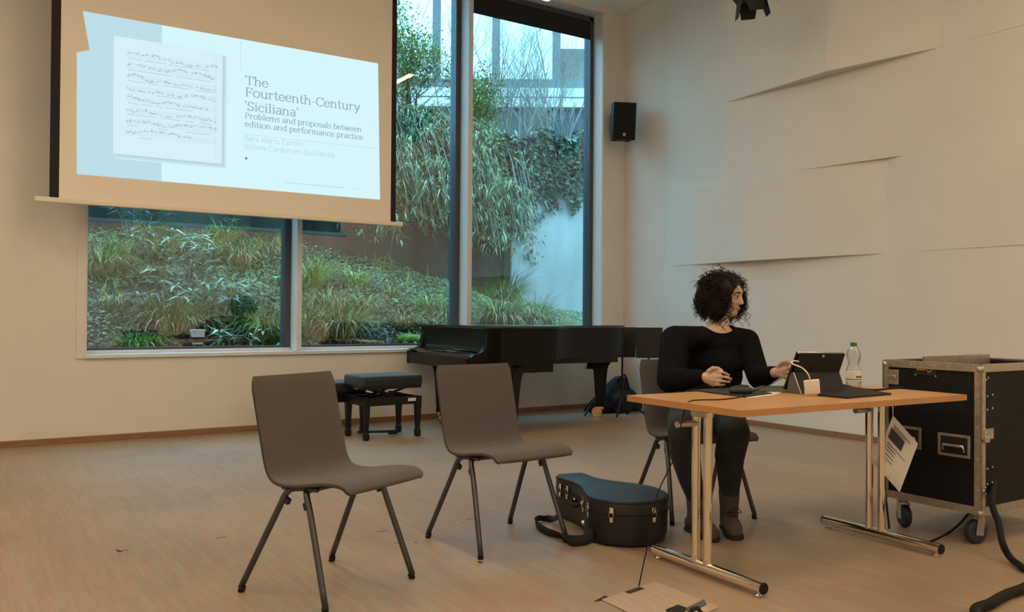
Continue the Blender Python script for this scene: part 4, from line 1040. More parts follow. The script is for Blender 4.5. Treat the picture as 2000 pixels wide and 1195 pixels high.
for x, y in ((0, 0), (0, FD), (FW_, 0), (FW_, FD)):
    b = MB(); sx = 1 if x == 0 else -1; sy = 1 if y == 0 else -1
    b.box2((x - sx * .0055, y - sy * .0055, FZ0), (x + sx * .030, y + sy * .002, FZ1)); b.box2((x - sx * .0055, y - sy * .0055, FZ0), (x + sx * .002, y + sy * .030, FZ1)); b.build('corner_rail', 'alu', fc)
    for z in (FZ0 + .005, FZ1 - .02):
        MB().ball((x + sx * .006, y + sy * .006, z), (.019, .019, .020), 12).build('ball_corner', 'alu', fc, True)
rv_ = MB(); 
for i in range(5):
    rv_.ball((-.006, .06 + i * .10, FZ1 - .017), .004, 6); rv_.ball((.06 + i * .15, -.006, FZ1 - .017), .004, 6)
for i in range(4): rv_.ball((-.006, .015, .27 + i * .15), .004, 6); rv_.ball((.015, -.006, .27 + i * .15), .004, 6)
for (x, z) in ((.05, .80), (.065, .81), (.06, .72), (.105, .725), (.06, .655), (.105, .66), (.06, .37), (.105, .375), (.06, .295), (.105, .30), (.045, .28), (.045, .25)): rv_.ball((x, -.001 + .004, z), .0055, 6)
o = rv_.build('rivets', 'steel', fc, True); o['kind'] = 'stuff'
def handle(y, z, nm='recessed_handle'):
    h = empty(nm, (0, y, z)); h.parent = fc
    b = MB(); b.box((.001, 0, .049), (.006, .165, .014), None, .002); b.box((.001, 0, -.049), (.006, .165, .014), None, .002); b.box((.001, .076, 0), (.006, .014, .11), None, .002); b.box((.001, -.076, 0), (.006, .014, .11), None, .002); b.build('dish_frame', 'alu', h)
    MB().box((.0035, 0, 0), (.002, .14, .086)).build('dish', 'plastic', h)
    MB().tube([(-.002, -.055, -.028), (-.008, -.05, .0), (-.008, .05, .0), (-.002, .055, -.028)], .007, 8).build('grip', 'steel', h, True)
handle(.135, .470); handle(.39, .480)
def butterfly(y, z):
    h = empty('butterfly_latch', (0, y, z)); h.parent = fc
    b = MB(); b.box((.0, 0, 0), (.006, .082, .078), None, .003); b.build('plate', 'alu', h); MB().box((-.004, 0, 0), (.006, .05, .022), None, .004).build('wing', 'steel', h); MB().cone((-.002, 0, .0), (-.009, 0, 0), .014, .012, 12).build('hub', 'steel', h, True, SH)
butterfly(.475, .785)
h = empty('name_plate', (0, .285, .832)); h.parent = fc
MB().box((.002, 0, 0), (.005, .115, .052), None, .002).build('plate', 'plastic', h); 
b = MB()
for sy in (-1, 1):
    for sz in (-1, 1): b.ball((-.001, sy * .055, sz * .028), .005, 6)
b.build('screws', 'steel', h)['kind'] = 'stuff'; MB().tube([Vector((-.002, -.022 + .010 * math.cos(t * PI / 5), .010 * math.sin(t * PI / 5))) for t in range(10)], .0022, 6, closed=True).build('ring', 'steel', h, True)
b = MB(); b.box((-.002, .022, .002), (.003, .05, .010)); b.box((-.002, .0, .017), (.003, .07, .004)); b.build('print_strip', 'gold_tin', h)
h = empty('hasp', (.0, .0, .53)); h.parent = fc
MB().box((.045, -.007, .01), (.10, .006, .052), None, .003).build('plate', 'alu', h); MB().box((.018, -.016, -.012), (.035, .018, .032), None, .004).build('padlock', 'steel', h)
MB().tube([(.010, -.016, 0), (.010, -.016, .018), (.018, -.016, .026), (.026, -.016, .018), (.026, -.016, 0)], .003, 6).build('shackle', 'steel', h, True)
for x, y, a in ((.07, .05, -.25), (.06, FD - .07, 1.0), (FW_ - .07, .07, -.4), (FW_ - .10, FD - .08, 1.9), (.30, FD - .05, .2)):
    if x == .30: continue
    c = empty('castor', (x, y, 0), a); c.parent = fc
    MB().box((0, 0, .146), (.09, .085, .006), None, .002).build('mount_plate', 'steel', c)
    b = MB(); b.cone((.0, 0, .143), (.0, 0, .125), .028, .024, 14); b.box((-.012, .024, .085), (.045, .005, .085), (0, .15, 0), .002); b.box((-.012, -.024, .085), (.045, .005, .085), (0, .15, 0), .002); b.build('fork', 'alu', c)
    b = MB(); b.lathe([(.012, -.020), (.050, -.020), (.057, -.014), (.0585, 0), (.057, .014), (.050, .020), (.012, .020)], n=26, mtx=Matrix.Translation((-.02, 0, .0587)) @ Matrix.Rotation(PI / 2, 4, 'X')); b.build('wheel', 'wheel', c, True, SH)
    MB().cone((-.02, -.028, .0587), (-.02, .028, .0587), .008, .008, 10).build('axle', 'steel', c, True, SH)
# info sheet hanging from the case
c0, c1, c2, c3 = aty(1744, 811, 2.60), aty(1793, 866, 2.44), aty(1757, 961, 2.41), aty(1708, 905, 2.57)
sh = empty('info_sheet', c0); tag(sh, 'white printed sheet in a plastic sleeve hanging tilted beside the flight case', 'paper')
MB().slab([p - c0 for p in (c0, c1, c2, c3)], .0015).build('sheet', 'paper', sh)
nS = (c1 - c0).cross(c3 - c0).normalized(); nS = nS if nS.dot(-c0) > 0 else -nS
def on(u, v): return (c0 + (c1 - c0) * u + (c3 - c0) * v) - c0 + nS * .0025
def patch(u0, v0, u1, v1): return [on(u0, v0), on(u1, v0), on(u1, v1), on(u0, v1)]
MB().poly(patch(.10, .20, .62, .40)).build('printed_picture', 'ink', sh)
b = MB()
for v, u1 in ((.12, .8), (.16, .6), (.47, .9), (.53, .55), (.59, .85), (.66, .5), (.73, .75)): b.poly(patch(.15, v, u1, v + .014))
o = b.build('print_lines', 'ink', sh); o['kind'] = 'stuff'
MB().tube([on(.02, .02), on(.02, .02) + Vector((.03, .02, .05))], .002, 5).build('hanging_tie', 'white_plastic', sh)

# =================================================================== INSTRUMENT CASE ON THE FLOOR
gcp = [(2.90, 3.915), (3.035, 3.885), (3.012, 3.72), (3.040, 3.60), (3.098, 3.47), (3.112, 3.33), (3.055, 3.19), (2.93, 3.105), (2.78, 3.12), (2.685, 3.225), (2.672, 3.345), (2.735, 3.47), (2.800, 3.58), (2.832, 3.70), (2.848, 3.86)]
K = .9775                                                    # top outline read at z=.20, drawn at z=.22
outl = [(x * K, y * K) for x, y in gcp]; cxg = sum(p[0] for p in outl) / len(outl); cyg = sum(p[1] for p in outl) / len(outl)
outl = [(x - cxg, y - cyg) for x, y in outl]
def closed_spline(P, n=5):
    out = []; N = len(P)
    for i in range(N):
        p0, p1, p2, p3 = [Vector((*P[(i + k) % N], 0)) for k in (-1, 0, 1, 2)]
        if i in (0, 14): out += [(p1.x, p1.y)] ; continue
        for k in range(n):
            t = k / n; v = .5 * ((2 * p1) + (p2 - p0) * t + (2 * p0 - 5 * p1 + 4 * p2 - p3) * t * t + (3 * p1 - p0 - 3 * p2 + p3) * t ** 3); out.append((v.x, v.y))
    return out
OG = closed_spline(outl)[::-1]
gc = empty('instrument_case', (cxg, cyg, 0)); tag(gc, 'black guitar-shaped instrument case lying on the floor with chrome latches', 'case')
def scaled(P, s): return [(x * s, y * s) for x, y in P]
def ring(P, z): return [(x, y, z) for x, y in P]
ins = lambda d: inset(OG, -d) if False else scaled(OG, 1 - d)
b = MB(); b.loft([ring(scaled(OG, .90), .004), ring(scaled(OG, .965), .012), ring(scaled(OG, .992), .05), ring(OG, .155)]); b.build('case_body', 'gcase', gc, True, SH)
b = MB(); b.loft([ring(scaled(OG, 1.004), .157), ring(scaled(OG, 1.004), .205), ring(scaled(OG, .985), .220), ring(scaled(OG, .5), .228)]); b.build('case_lid', 'gcase', gc, True, SH)
b = MB(); b.tube([(x, y, .156) for x, y in scaled(OG, 1.003)], .0035, 6, closed=True); b.build('rim_seam', 'rubber', gc, True)
b = MB(); b.tube([(x, y, .212) for x, y in scaled(OG, 1.0)], .004, 6, closed=True); b.build('lid_piping', 'strap', gc, True)
gl = Vector((cxg, cyg, 0))
def side_at(px, py, z):
    """nearest outline point to the floor-plane point seen at a pixel, with outward normal"""
    p = atz(px, py, z) - gl; best = min(range(len(OG)), key=lambda i: (Vector((*OG[i], 0)) - Vector((p.x, p.y, 0))).length)
    a, c = Vector((*OG[best - 1], 0)), Vector((*OG[(best + 1) % len(OG)], 0)); t = (c - a).normalized(); n = Vector((t.y, -t.x, 0))
    if n.dot(Vector((*OG[best], 0))) < 0 and abs(p.x) > .0: n = n
    return Vector((*OG[best], 0)), n, t
def latch(px, py, z=.155):
    p, n, t = side_at(px, py, z)
    if n.dot(-(p + gl)) < 0: n = -n
    h = empty('latch', (p.x, p.y, z), math.atan2(n.y, n.x)); h.parent = gc
    MB().box((.006, 0, .022), (.006, .020, .028), None, .002).build('catch', 'chrome', h); MB().box((.008, 0, -.022), (.010, .018, .024), None, .003).build('lever', 'chrome', h)
    MB().tube([(.012, -.012, -.01), (.013, -.009, .02), (.013, .009, .02), (.012, .012, -.01)], .0022, 6).build('bail', 'chrome', h, True)
for px, py in ((1093, 946), (1106, 956), (1119, 961), (1138, 985), (1152, 996), (1174, 1022), (1275, 1006)): latch(px, py)
p, n, t = side_at(1126, 985, .12)
if n.dot(-(p + gl)) < 0: n = -n
h = empty('carry_handle', (p.x, p.y, .13), math.atan2(n.y, n.x)); h.parent = gc
MB().tube(smoothpath([(.006, -.055, 0), (.03, -.045, -.008), (.038, 0, -.012), (.03, .045, -.008), (.006, .055, 0)], 4), .010, 8).build('grip', 'strap', h, True)
for s in (-1, 1): MB().tube([Vector((.010, s * .055 + .012 * math.cos(t_ * PI / 4), .012 * math.sin(t_ * PI / 4))) for t_ in range(8)], .0025, 6, closed=True).build('ring', 'chrome', h, True)
p, n, t = side_at(1152, 1020, .06)
if n.dot(-(p + gl)) < 0: n = -n
h = empty('foot_stud', (p.x, p.y, .06), math.atan2(n.y, n.x)); h.parent = gc
MB().cone((-.004, 0, 0), (.010, 0, 0), .013, .010, 14).build('stud', 'steel', h, True, SH)
# carrying strap
spts = smoothpath([atz(1094, 1005, .10), atz(1078, 1014, .02), atz(1052, 1012, .022), atz(1047, 1025, .012), atz(1068, 1040, .012), atz(1095, 1046, .02), atz(1115, 1060, .016), atz(1140, 1055, .022), atz(1165, 1040, .05), atz(1172, 1030, .08)], 6)
b = MB(); pr_ = None
for i, p in enumerate(spts):
    t_ = (spts[min(i + 1, len(spts) - 1)] - spts[max(i - 1, 0)]).normalized(); w0 = Vector((0, 0, 1)) * .9 + Vector((math.sin(i * .35), math.cos(i * .3), 0)) * .5
    w0 = (w0 - t_ * w0.dot(t_)).normalized() * (.018 if i < 34 else .026); nn = t_.cross(w0).normalized() * .0015
    base = p - gl; lift = max(0, -(base.z - abs(w0.z)) + .001); base.z += lift
    cur = [b.bm.verts.new(base + q) for q in (w0 + nn, -w0 + nn, -w0 - nn, w0 - nn)]
    if pr_:
        for k in range(4): b.bm.faces.new((pr_[k], pr_[(k + 1) % 4], cur[(k + 1) % 4], cur[k]))
    pr_ = cur
b.build('shoulder_strap', 'strap', gc, True)

# =================================================================== MUSIC STANDS, BAG
def music_stand(x, y, zd, rz, label, w=.44, tilt=.35):
    e = empty('music_stand', (x, y, 0), rz); tag(e, label, 'music stand', 'folded black music stands')
    b = MB(); b.tube([(0, 0, .05), (0, 0, zd - .05)], .011, 10); b.tube([(0, 0, .05), (0, 0, .35)], .015, 10); b.build('pole', 'spot_black', e, True)
    for k in range(3):
        a = k * 2 * PI / 3 + .4; b = MB(); b.tube(smoothpath([(0, 0, .20), (.10 * math.cos(a), .10 * math.sin(a), .14), (.26 * math.cos(a), .26 * math.sin(a), .012)], 4), .010, 8); b.build('leg', 'spot_black', e, True)
    d = empty('desk', (0, -.02, zd)); d.parent = e; d.rotation_euler = (-tilt, 0, 0)
    b = MB(); b.prism([(-w / 2, -.16), (w / 2, -.16), (w / 2 - .0, .17), (-w / 2 + .0, .17)], -.002, .002, Matrix.Rotation(PI / 2, 4, 'X')); b.build('plate', 'spot_black', d)
    MB().box((0, -.03, -.16), (w, .06, .004)).build('shelf', 'spot_black', d)
    b = MB(); b.box((0, .012, 0), (.05, .02, .05)); b.tube([(.0, .016, .02), (.13, .010, -.13)], .006, 6); b.tube([(-.16, .006, .16), (.16, .006, .16)], .004, 6); b.build('bracket', 'leg_metal', d)
    MB().cone((0, 0, .36), (0, 0, .33), .019, .019, 10).build('clamp', 'plastic', e, True, SH)
music_stand(6.20, 7.20, .80, math.radians(-46), 'black music stand touching the piano tail', .29, .15)
music_stand(6.36, 6.95, .80, math.radians(-30), 'black music stand half hidden by the seated person', .30, .15)
music_stand(6.02, 7.42, .66, math.radians(-60), 'black music stand behind the tail of the piano', .2, .2)
bg_ = empty('black_bag', (6.38, 7.52, 0)); tag(bg_, 'soft black bag heaped on the floor behind the piano leg', 'bag')
b = MB(); rn = random.Random(4)
for px, py, pz, r in ((-.28, .0, .04, .10), (-.12, .02, .12, .15), (.02, .02, .20, .17), (.05, .0, .28, .13), (.16, 0, .12, .15), (.26, -.05, .06, .09), (-.2, -.06, .05, .08), (0, -.1, .1, .14)): b.ball((px, py, pz), (r, r * .8, r), 12)
for v in b.bm.verts: v.co.z = max(v.co.z, .0)
remesh(b, 'body', 'strap', .018, 3, bg_)
MB().tube(smoothpath([(-.02, -.05, .36), (.03, -.1, .42), (.09, -.08, .38), (.12, -.1, .25)], 5), .012, 6).build('strap', 'strap', bg_, True)
b = MB(); b.tube(smoothpath([(-.05, -.17, .22), (.02, -.245, .16), (.10, -.20, .2)], 5), .008, 6); b.build('zip', 'plastic', bg_, True)

# =================================================================== SPEAKER, SPOTLIGHT
sp = empty('loudspeaker', (6.60, 7.70, 3.37), math.radians(-26)); tag(sp, 'black loudspeaker on the wall beside the window', 'speaker')
sp.rotation_euler = (math.radians(7), 0, math.radians(-24))
b = MB(); b.prism([(-.135, -.12), (.135, -.12), (.12, .05), (.08, .13), (-.08, .13), (-.12, .05)], -.215, .215, None, .008); b.build('cabinet', 'spot_black', sp, True, SH)
MB().box((0, -.124, .0), (.255, .008, .41), None, .004).build('grille', 'rubber', sp)
bd_ = MB().box((.0, -.1292, -.155), (.030, .003, .034), None, .001).build('badge', 'sticker', sp)
b = MB(); b.box((0, -.1312, -.152), (.018, .001, .008)); b.box((0, -.1312, -.166), (.022, .001, .003)); b.build('badge_mark', 'ink', bd_)
b = MB(); b.box((.0, .20, .0), (.06, .16, .06), None, .004); b.box((.02, .27, 0), (.16, .02, .22), None, .003); b.build('wall_bracket', 'spot_black', sp)
for s in (-1, 1): MB().box((s * .08, -.02, -.22), (.04, .06, .012), None, .003).build('foot', 'rubber', sp)

so = aty(1466, -16, 5.0); sl_ = empty('stage_spotlight', so); tag(sl_, 'black stage spotlight with barn doors hanging at the top edge', 'lamp')
def sp_(px, py, d=0.0): return aty(px, py, 5.0 + d) - so
ax = (sp_(1472, 34) - sp_(1466, -40)).normalized(); side = RT - ax * RT.dot(ax); side.normalize(); dep = ax.cross(side)
mm = Matrix((side, dep, ax)).transposed().to_4x4()
b = MB(); b.loft([[mm @ Vector((x, y, z)) for x, y in ((-s, -s), (s, -s), (s, s), (-s, s))] for s, z in ((.10, -.24), (.125, -.12), (.125, .02), (.095, .085))]); b.build('housing', 'spot_black', sl_)
for a, ln_ in ((0, .14), (PI / 2, .12), (PI, .15), (3 * PI / 2, .13)):
    R = Matrix.Rotation(a, 4, 'Z'); q = [R @ Vector(p) for p in ((.10, -.085, .07), (.10, .085, .07), (.135, .06, .07 + ln_), (.135, -.06, .07 + ln_))]
    MB().slab([mm @ p for p in q], .003).build('barn_door', 'spot_black', sl_)
b = MB(); b.tube([mm @ Vector((-.14, 0, -.05)), mm @ Vector((-.15, 0, -.36)), mm @ Vector((.15, 0, -.36)), mm @ Vector((.14, 0, -.05))], .010, 6); b.build('yoke', 'spot_black', sl_)
top_ = mm @ Vector((0, 0, -.36)); MB().tube([top_, Vector((top_.x, top_.y, ZC - so.z))], .015, 8).build('hanging_pipe', 'spot_black', sl_, True)
so2 = aty(1503, -22, 5.0); s2 = empty('stage_spotlight', so2); tag(s2, 'tip of a second black spotlight right of the first', 'lamp')
b = MB(); b.loft([[Vector((x * s, y * s, z)) for x, y in ((-1, -1), (1, -1), (1, 1), (-1, 1))] for s, z in ((.10, .2), (.11, .05), (.07, -.02))]); b.build('housing', 'spot_black', s2)
MB().slab([Vector((-.06, -.07, -.01)), Vector((.02, -.07, -.01)), Vector((.03, -.07, -.12)), Vector((-.0, -.07, -.10))], .003).build('barn_door', 'spot_black', s2)
MB().tube([(0, 0, .2), (0, 0, ZC - so2.z)], .015, 8).build('hanging_pipe', 'spot_black', s2, True)

# =================================================================== FLOOR HATCH, CABLES, MARKS
h0, h1, h2 = atz(1175, 1173), atz(1280, 1137.5), atz(1222, 1195)
ux = (h1 - h0); uy = (h2 - h0).normalized() * .34; hp = empty('floor_hatch', h0); tag(hp, 'wooden floor socket hatch with a cable notch at the bottom edge', 'hatch')
uxn = ux.normalized(); Lx = ux.length
def hq(a, b_): v = uxn * a + uy.normalized() * b_; return (v.x, v.y)
poly_ = [hq(0, 0), hq(.135, 0), hq(.135, .035), hq(.235, .035), hq(.235, 0), hq(Lx, 0), hq(Lx, .36), hq(0, .36)]
if (Vector((*poly_[1], 0)) - Vector((*poly_[0], 0))).cross(Vector((*poly_[6], 0)) - Vector((*poly_[1], 0))).z < 0: poly_ = poly_[::-1]
MB().prism(poly_, .001, .006, None, .0015).build('lid', 'hatch', hp)
b = MB(); v = [hq(.13, -.004), hq(.24, -.004), hq(.24, .034), hq(.13, .034)]; b.prism(v if (v[1][0] - v[0][0]) * (v[2][1] - v[1][1]) - (v[1][1] - v[0][1]) * (v[2][0] - v[1][0]) > 0 else v[::-1], .0005, .003); b.build('cable_slot', 'soil', hp)
b = MB(); v = [hq(-.035, -.012), hq(.045, -.03), hq(.05, -.01), hq(.0, .002)]; b.prism(v if (v[1][0] - v[0][0]) * (v[2][1] - v[1][1]) - (v[1][1] - v[0][1]) * (v[2][0] - v[1][0]) > 0 else v[::-1], .0004, .0015); b.build('worn_edge', 'soil', hp)
g0 = atz(1335, 1190); mt = empty('gaffer_tape', g0); tag(mt, 'crumpled black tape strip on the floor at the bottom edge', 'tape')
def strip(nm, m, pts, z0, z1):
    P = [atz(*p) - g0 for p in pts]; v = [(p.x, p.y) for p in P]
    ar = sum(v[i - 1][0] * v[i][1] - v[i][0] * v[i - 1][1] for i in range(len(v)))
    MB().prism(v if ar > 0 else v[::-1], z0, z1).build(nm, m, mt)
strip('strip', 'strap', [(1300, 1196), (1324, 1186), (1341, 1192), (1336, 1199), (1312, 1203)], .007, .011)
strip('strip', 'notebook', [(1338, 1193), (1375, 1175), (1380, 1184), (1346, 1200)], .007, .010)
MB().tube([p - g0 for p in (atz(1346, 1199, .012), atz(1352, 1190, .030), atz(1362, 1187, .034), atz(1371, 1197, .012))], [.006, .009, .009, .006], 6).build('strip', 'strap', mt)
b = MB(); b.tube(smoothpath([Vector((2.9, 1.42, .021)), atz(1905, 1198, .021), atz(1935, 1178, .021), atz(1965, 1161, .021), atz(2000, 1148, .021), Vector((4.0, 1.78, .021)), Vector((4.5, 1.75, .021))], 7), .019, 10); tag(b.build('stage_cable', 'rubber', None, True), 'thick black cable crossing the bottom right corner of the floor', 'cable')
b = MB(); b.tube(smoothpath([Vector((4.29, 2.21, .30)), aty(1938, 985, 2.14), aty(1950, 1020, 2.08), aty(1958, 1060, 2.02), atz(1972, 1087, .03), atz(1990, 1102, .02), atz(2012, 1110, .02), Vector((4.3, 1.90, .02)), Vector((4.7, 1.9, .02))], 6), .015, 10); tag(b.build('stage_cable', 'rubber', None, True), 'black cable dropping from the flight case corner to the floor', 'cable')
b = MB(); b.tube(smoothpath([aty(1742, 1040, 2.62), atz(1752, 1053, .008), atz(1782, 1060, .006), atz(1815, 1058, .006), aty(1850, 1042, 2.42), aty(1875, 1022, 2.36), aty(1893, 1002, 2.30), Vector((4.28, 2.28, .17))], 6), .0055, 8); tag(b.build('lead', 'rubber', None, True), 'thin black lead drooping under the flight case behind table foot', 'cable')
marks = [((228, 1074), (236, 1078), .006, 'dark scuff spot on the floor at far left'), ((232, 1077), (250, 1074), .002, 'thin dark scratch beside the scuff spot at far left'), ((422, 1052), (441, 1048), .002, 'thin dark scratch left of the nearest chair'), ((736, 1039), (756, 1036), .002, 'thin dark scratch between the two empty chairs'), ((770, 1061), (780, 1061), .0025, 'short scratch behind the front leg of the nearest chair'), ((808, 1059.5), (816, 1059.5), .003, 'short dark mark right of the nearest chair leg'), ((910, 1015), (926, 1012.5), .002, 'thin scratch under the chair beside the instrument case'), ((934, 1097), (942, 1099), .007, 'dark square mark beside a chair foot')]
for (a0, a1), (b0, b1_), w_, lb in marks:
    p, q = atz(a0, a1), atz(b0, b1_); t_ = (q - p).normalized(); s_ = Vector((-t_.y, t_.x, 0)) * w_
    b = MB(); v = [p + s_, p - s_, q - s_, q + s_]; b.prism([(k.x, k.y) for k in v], .0003, .0012); tag(b.build('floor_mark', 'soil'), lb, 'mark')
g = atz(1003, 851, 0.0); pk = empty('wood_peg', g); tag(pk, 'small pale wooden wedge on the floor behind the second chair seat', 'wedge')
b = MB(); b.loft([[(-.006, -.006, 0), (.006, -.006, 0), (.006, .006, 0), (-.006, .006, 0)], [(-.014, -.012, .03), (.014, -.012, .03), (.014, .012, .03), (-.014, .012, .03)], [(-.012, -.010, .07), (.012, -.010, .07), (.012, .010, .07), (-.012, .010, .07)]]); b.build('wedge', 'table', pk)

# =================================================================== PERSON (seated behind the table, turned to her left)
pe = empty('person', (3.53, 3.45, 0)); tag(pe, 'seated person with dark curly hair and a black sweater reaching for the tablet', 'person')
PO = pe.location
def J(px, py, Y): return aty(px, py, Y) - PO
# joints
hipR, hipL = J(1342, 800, 3.40), J(1412, 802, 3.36)
kneeR, kneeL = J(1336, 838, 3.03), J(1434, 846, 2.99)
ankR, ankL = J(1360, 985, 3.12), J(1424, 988, 3.06)
ankR.z = ankL.z = .125
pel = (hipR + hipL) / 2
waist = J(1392, 765, 3.44); chest = J(1396, 705, 3.44); shc = J(1394, 662, 3.43)
shR, shL = J(1318, 662, 3.42), J(1458, 665, 3.36)
elR, elL = J(1308, 742, 3.22), J(1482, 738, 3.17)
wrR, wrL = J(1374, 737, 3.02), J(1516, 727, 2.86)
neck = J(1402, 640, 3.43); headc = J(1417, 580, 3.42)
fdir = Vector((.34, -.935, -.12)).normalized()          # facing her left, slightly down
fr_ = fdir.cross(Vector((0, 0, 1))).normalized(); fu_ = fr_.cross(fdir).normalized()   # fr_: her right-hand side... image left
HM = Matrix((fr_, fdir, fu_)).transposed().to_4x4(); HM.translation = headc
def hp_(x, y, z): return HM @ Vector((x, y, z))

# body: head with face, neck, torso core, arms and hands as one surface
b = MB()
b.ball(hp_(0, -.012, .040), (.074, .092, .082), 22, HM.to_3x3().to_4x4())       # cranium
b.ball(hp_(0, .012, -.018), (.062, .076, .090), 20, HM.to_3x3().to_4x4())       # face mass
b.ball(hp_(0, .045, -.082), (.036, .036, .030), 16, HM.to_3x3().to_4x4())       # chin and jaw
b.ball(hp_(0, .070, .035), (.052, .022, .032), 16, HM.to_3x3().to_4x4())        # brow
b.cap(hp_(0, .086, .016), hp_(0, .101, -.022), .008, .011, 10)                  # nose
for sx in (-1, 1):
    b.ball(hp_(sx * .009, .096, -.026), .0085, 10); b.ball(hp_(sx * .036, .060, -.018), (.022, .018, .020), 12, HM.to_3x3().to_4x4())
    b.ball(hp_(sx * .072, -.008, .0), (.008, .020, .030), 12, HM.to_3x3().to_4x4())
b.ball(hp_(0, .078, -.054), (.020, .012, .0065), 12, HM.to_3x3().to_4x4()); b.ball(hp_(0, .075, -.066), (.018, .012, .007), 12, HM.to_3x3().to_4x4())
b.chain([neck + Vector((0, .0, -.02)), hp_(0, -.02, -.07)], [.056, .052], 18)
b.chain([shR * .55 + neck * .45 + Vector((0, 0, -.03)), neck + Vector((0, -.01, -.02)), shL * .55 + neck * .45 + Vector((0, 0, -.03))], [.036, .062, .036], 16)
b.chain([neck + Vector((0, .0, -.06)), chest, waist], [.085, .11, .11], 18)
b.ball(J(1400, 652, 3.43), (.120, .074, .044), 20, (0, 0, -.27)); b.ball(J(1394, 675, 3.44), (.150, .090, .062), 20, (0, 0, -.27)); b.ball(chest, (.155, .108, .11), 20, (0, 0, -.27))
for sh_, el_, wr_ in ((shR, elR, wrR), (shL, elL, wrL)): b.chain([sh_, el_, wr_], [.040, .034, .026], 12)
# hands
def finger(pts, r0): b.chain(pts, [r0, r0 * .95, r0 * .85, r0 * .72][:len(pts)], 10)
def hand(points, Y0, wrist, rr=.0085):
    palm = [J(px, py, Y) for px, py, Y in points['palm']]
    for p in palm: b.ball(p, .015, 10)
    for i in range(len(palm)):
        b.cap(wrist, palm[i], .021, .0145, 12)
        if i: b.cap(palm[i - 1], palm[i], .014, .014, 10)
    for f in points['fingers']: finger([J(*q) for q in f], rr)
    t_ = points['thumb']; b.chain([J(*q) for q in t_], [.014, .011, .0095, .008][:len(t_)], 10)
hand({'palm': [(1396, 727, 2.985), (1397, 735, 2.975), (1396, 743, 2.975), (1393, 750, 2.985)],
      'fingers': [[(1396, 727, 2.98), (1408, 726.5, 2.95), (1417, 729, 2.945), (1424, 732.5, 2.95)], [(1397, 735, 2.975), (1411, 735.5, 2.94), (1421, 737.5, 2.935), (1428.5, 740, 2.945)],
                  [(1396, 743, 2.975), (1409, 744.5, 2.945), (1418, 745.5, 2.94), (1425, 746, 2.95)], [(1393, 750, 2.985), (1402, 751.5, 2.96), (1409, 752, 2.955), (1415, 751, 2.965)]],
      'thumb': [(1384, 726, 3.0), (1392, 719, 2.98), (1402, 719, 2.965), (1410, 724, 2.965)]}, 3, wrR)
hand({'palm': [(1532, 714, 2.80), (1535, 721, 2.78), (1536, 728, 2.78), (1534, 735, 2.79)],
      'fingers': [[(1532, 714, 2.80), (1542, 709, 2.75), (1550, 709, 2.71), (1556, 713, 2.69)], [(1535, 721, 2.78), (1545, 717, 2.73), (1552, 718, 2.70), (1556, 722, 2.685)],
                  [(1536, 728, 2.78), (1545, 727, 2.735), (1551, 728, 2.71), (1554, 731, 2.70)], [(1534, 735, 2.79), (1541, 736, 2.76), (1546, 737, 2.74), (1549, 739, 2.735)]],
      'thumb': [(1522, 716, 2.83), (1527, 709, 2.80), (1535, 705, 2.77), (1543, 704, 2.745)]}, 3, wrL)
body = remesh(b, 'body', 'skin', .0042, 4, pe)
for sx in (-1, 1):
    e_ = MB().ball(hp_(sx * .030, .074, .008), .0115, 12).build('eye', 'eye_white' if 0 else 'eye', pe, True)
    MB().ball(hp_(sx * .030 + .001, .0835, .007), .0048, 10).build('iris', 'iris', e_, True)
    b = MB(); b.tube([hp_(sx * .016, .0915, .030), hp_(sx * .032, .0895, .037), hp_(sx * .050, .076, .031)], [.0034, .0036, .002], 6); b.build('eyebrow', 'hair', pe, True)
    b = MB(); b.tube([hp_(sx * .018, .0845, .011), hp_(sx * .030, .0875, .0165), hp_(sx * .043, .077, .010)], .0018, 5); b.build('eyelashes', 'hair', e_, True)
b = MB(); b.tube([hp_(-.019, .0835, -.056), hp_(-.006, .0915, -.0535), hp_(.006, .0915, -.0535), hp_(.019, .0835, -.056)], [.002, .004, .004, .002], 6); b.tube([hp_(-.017, .082, -.061), hp_(0, .0905, -.0655), hp_(.017, .082, -.061)], [.002, .0045, .002], 6); b.build('lips', 'lips', pe, True)

# sweater
b = MB()
def tor(c, rx, ry, rz, yaw_=-.27): b.ball(c, (rx, ry, rz), 22, (0, 0, yaw_))
tor(J(1394, 672, 3.44), .175, .105, .075); tor(J(1400, 650, 3.43), .135, .088, .055); tor(J(1357, 660, 3.42), .095, .085, .056); tor(J(1438, 661, 3.40), .095, .085, .055); tor(chest, .180, .128, .125); tor(chest + Vector((-.015, -.05, -.02)), .150, .100, .075)
tor(J(1393, 735, 3.44), .172, .130, .12); tor(J(1390, 772, 3.43), .180, .145, .10); tor(J(1388, 795, 3.43), .185, .15, .07)
b.chain([neck + Vector((-.085, .01, -.055)), shR + Vector((.0, 0, -.005)), elR, wrR + (elR - wrR) * .10], [.062, .076, .064, .036], 18)
b.chain([neck + Vector((.085, -.02, -.055)), shL + Vector((.0, 0, -.005)), elL, wrL + (elL - wrL) * .12], [.062, .070, .058, .034], 18)
b.chain([J(1372, 735, 3.03) + (elR - wrR) * .12, J(1340, 742, 3.12), elR], [.036, .048, .060], 16)
sw = remesh(b, 'sweater', 'sweater', .0075, 16, pe)
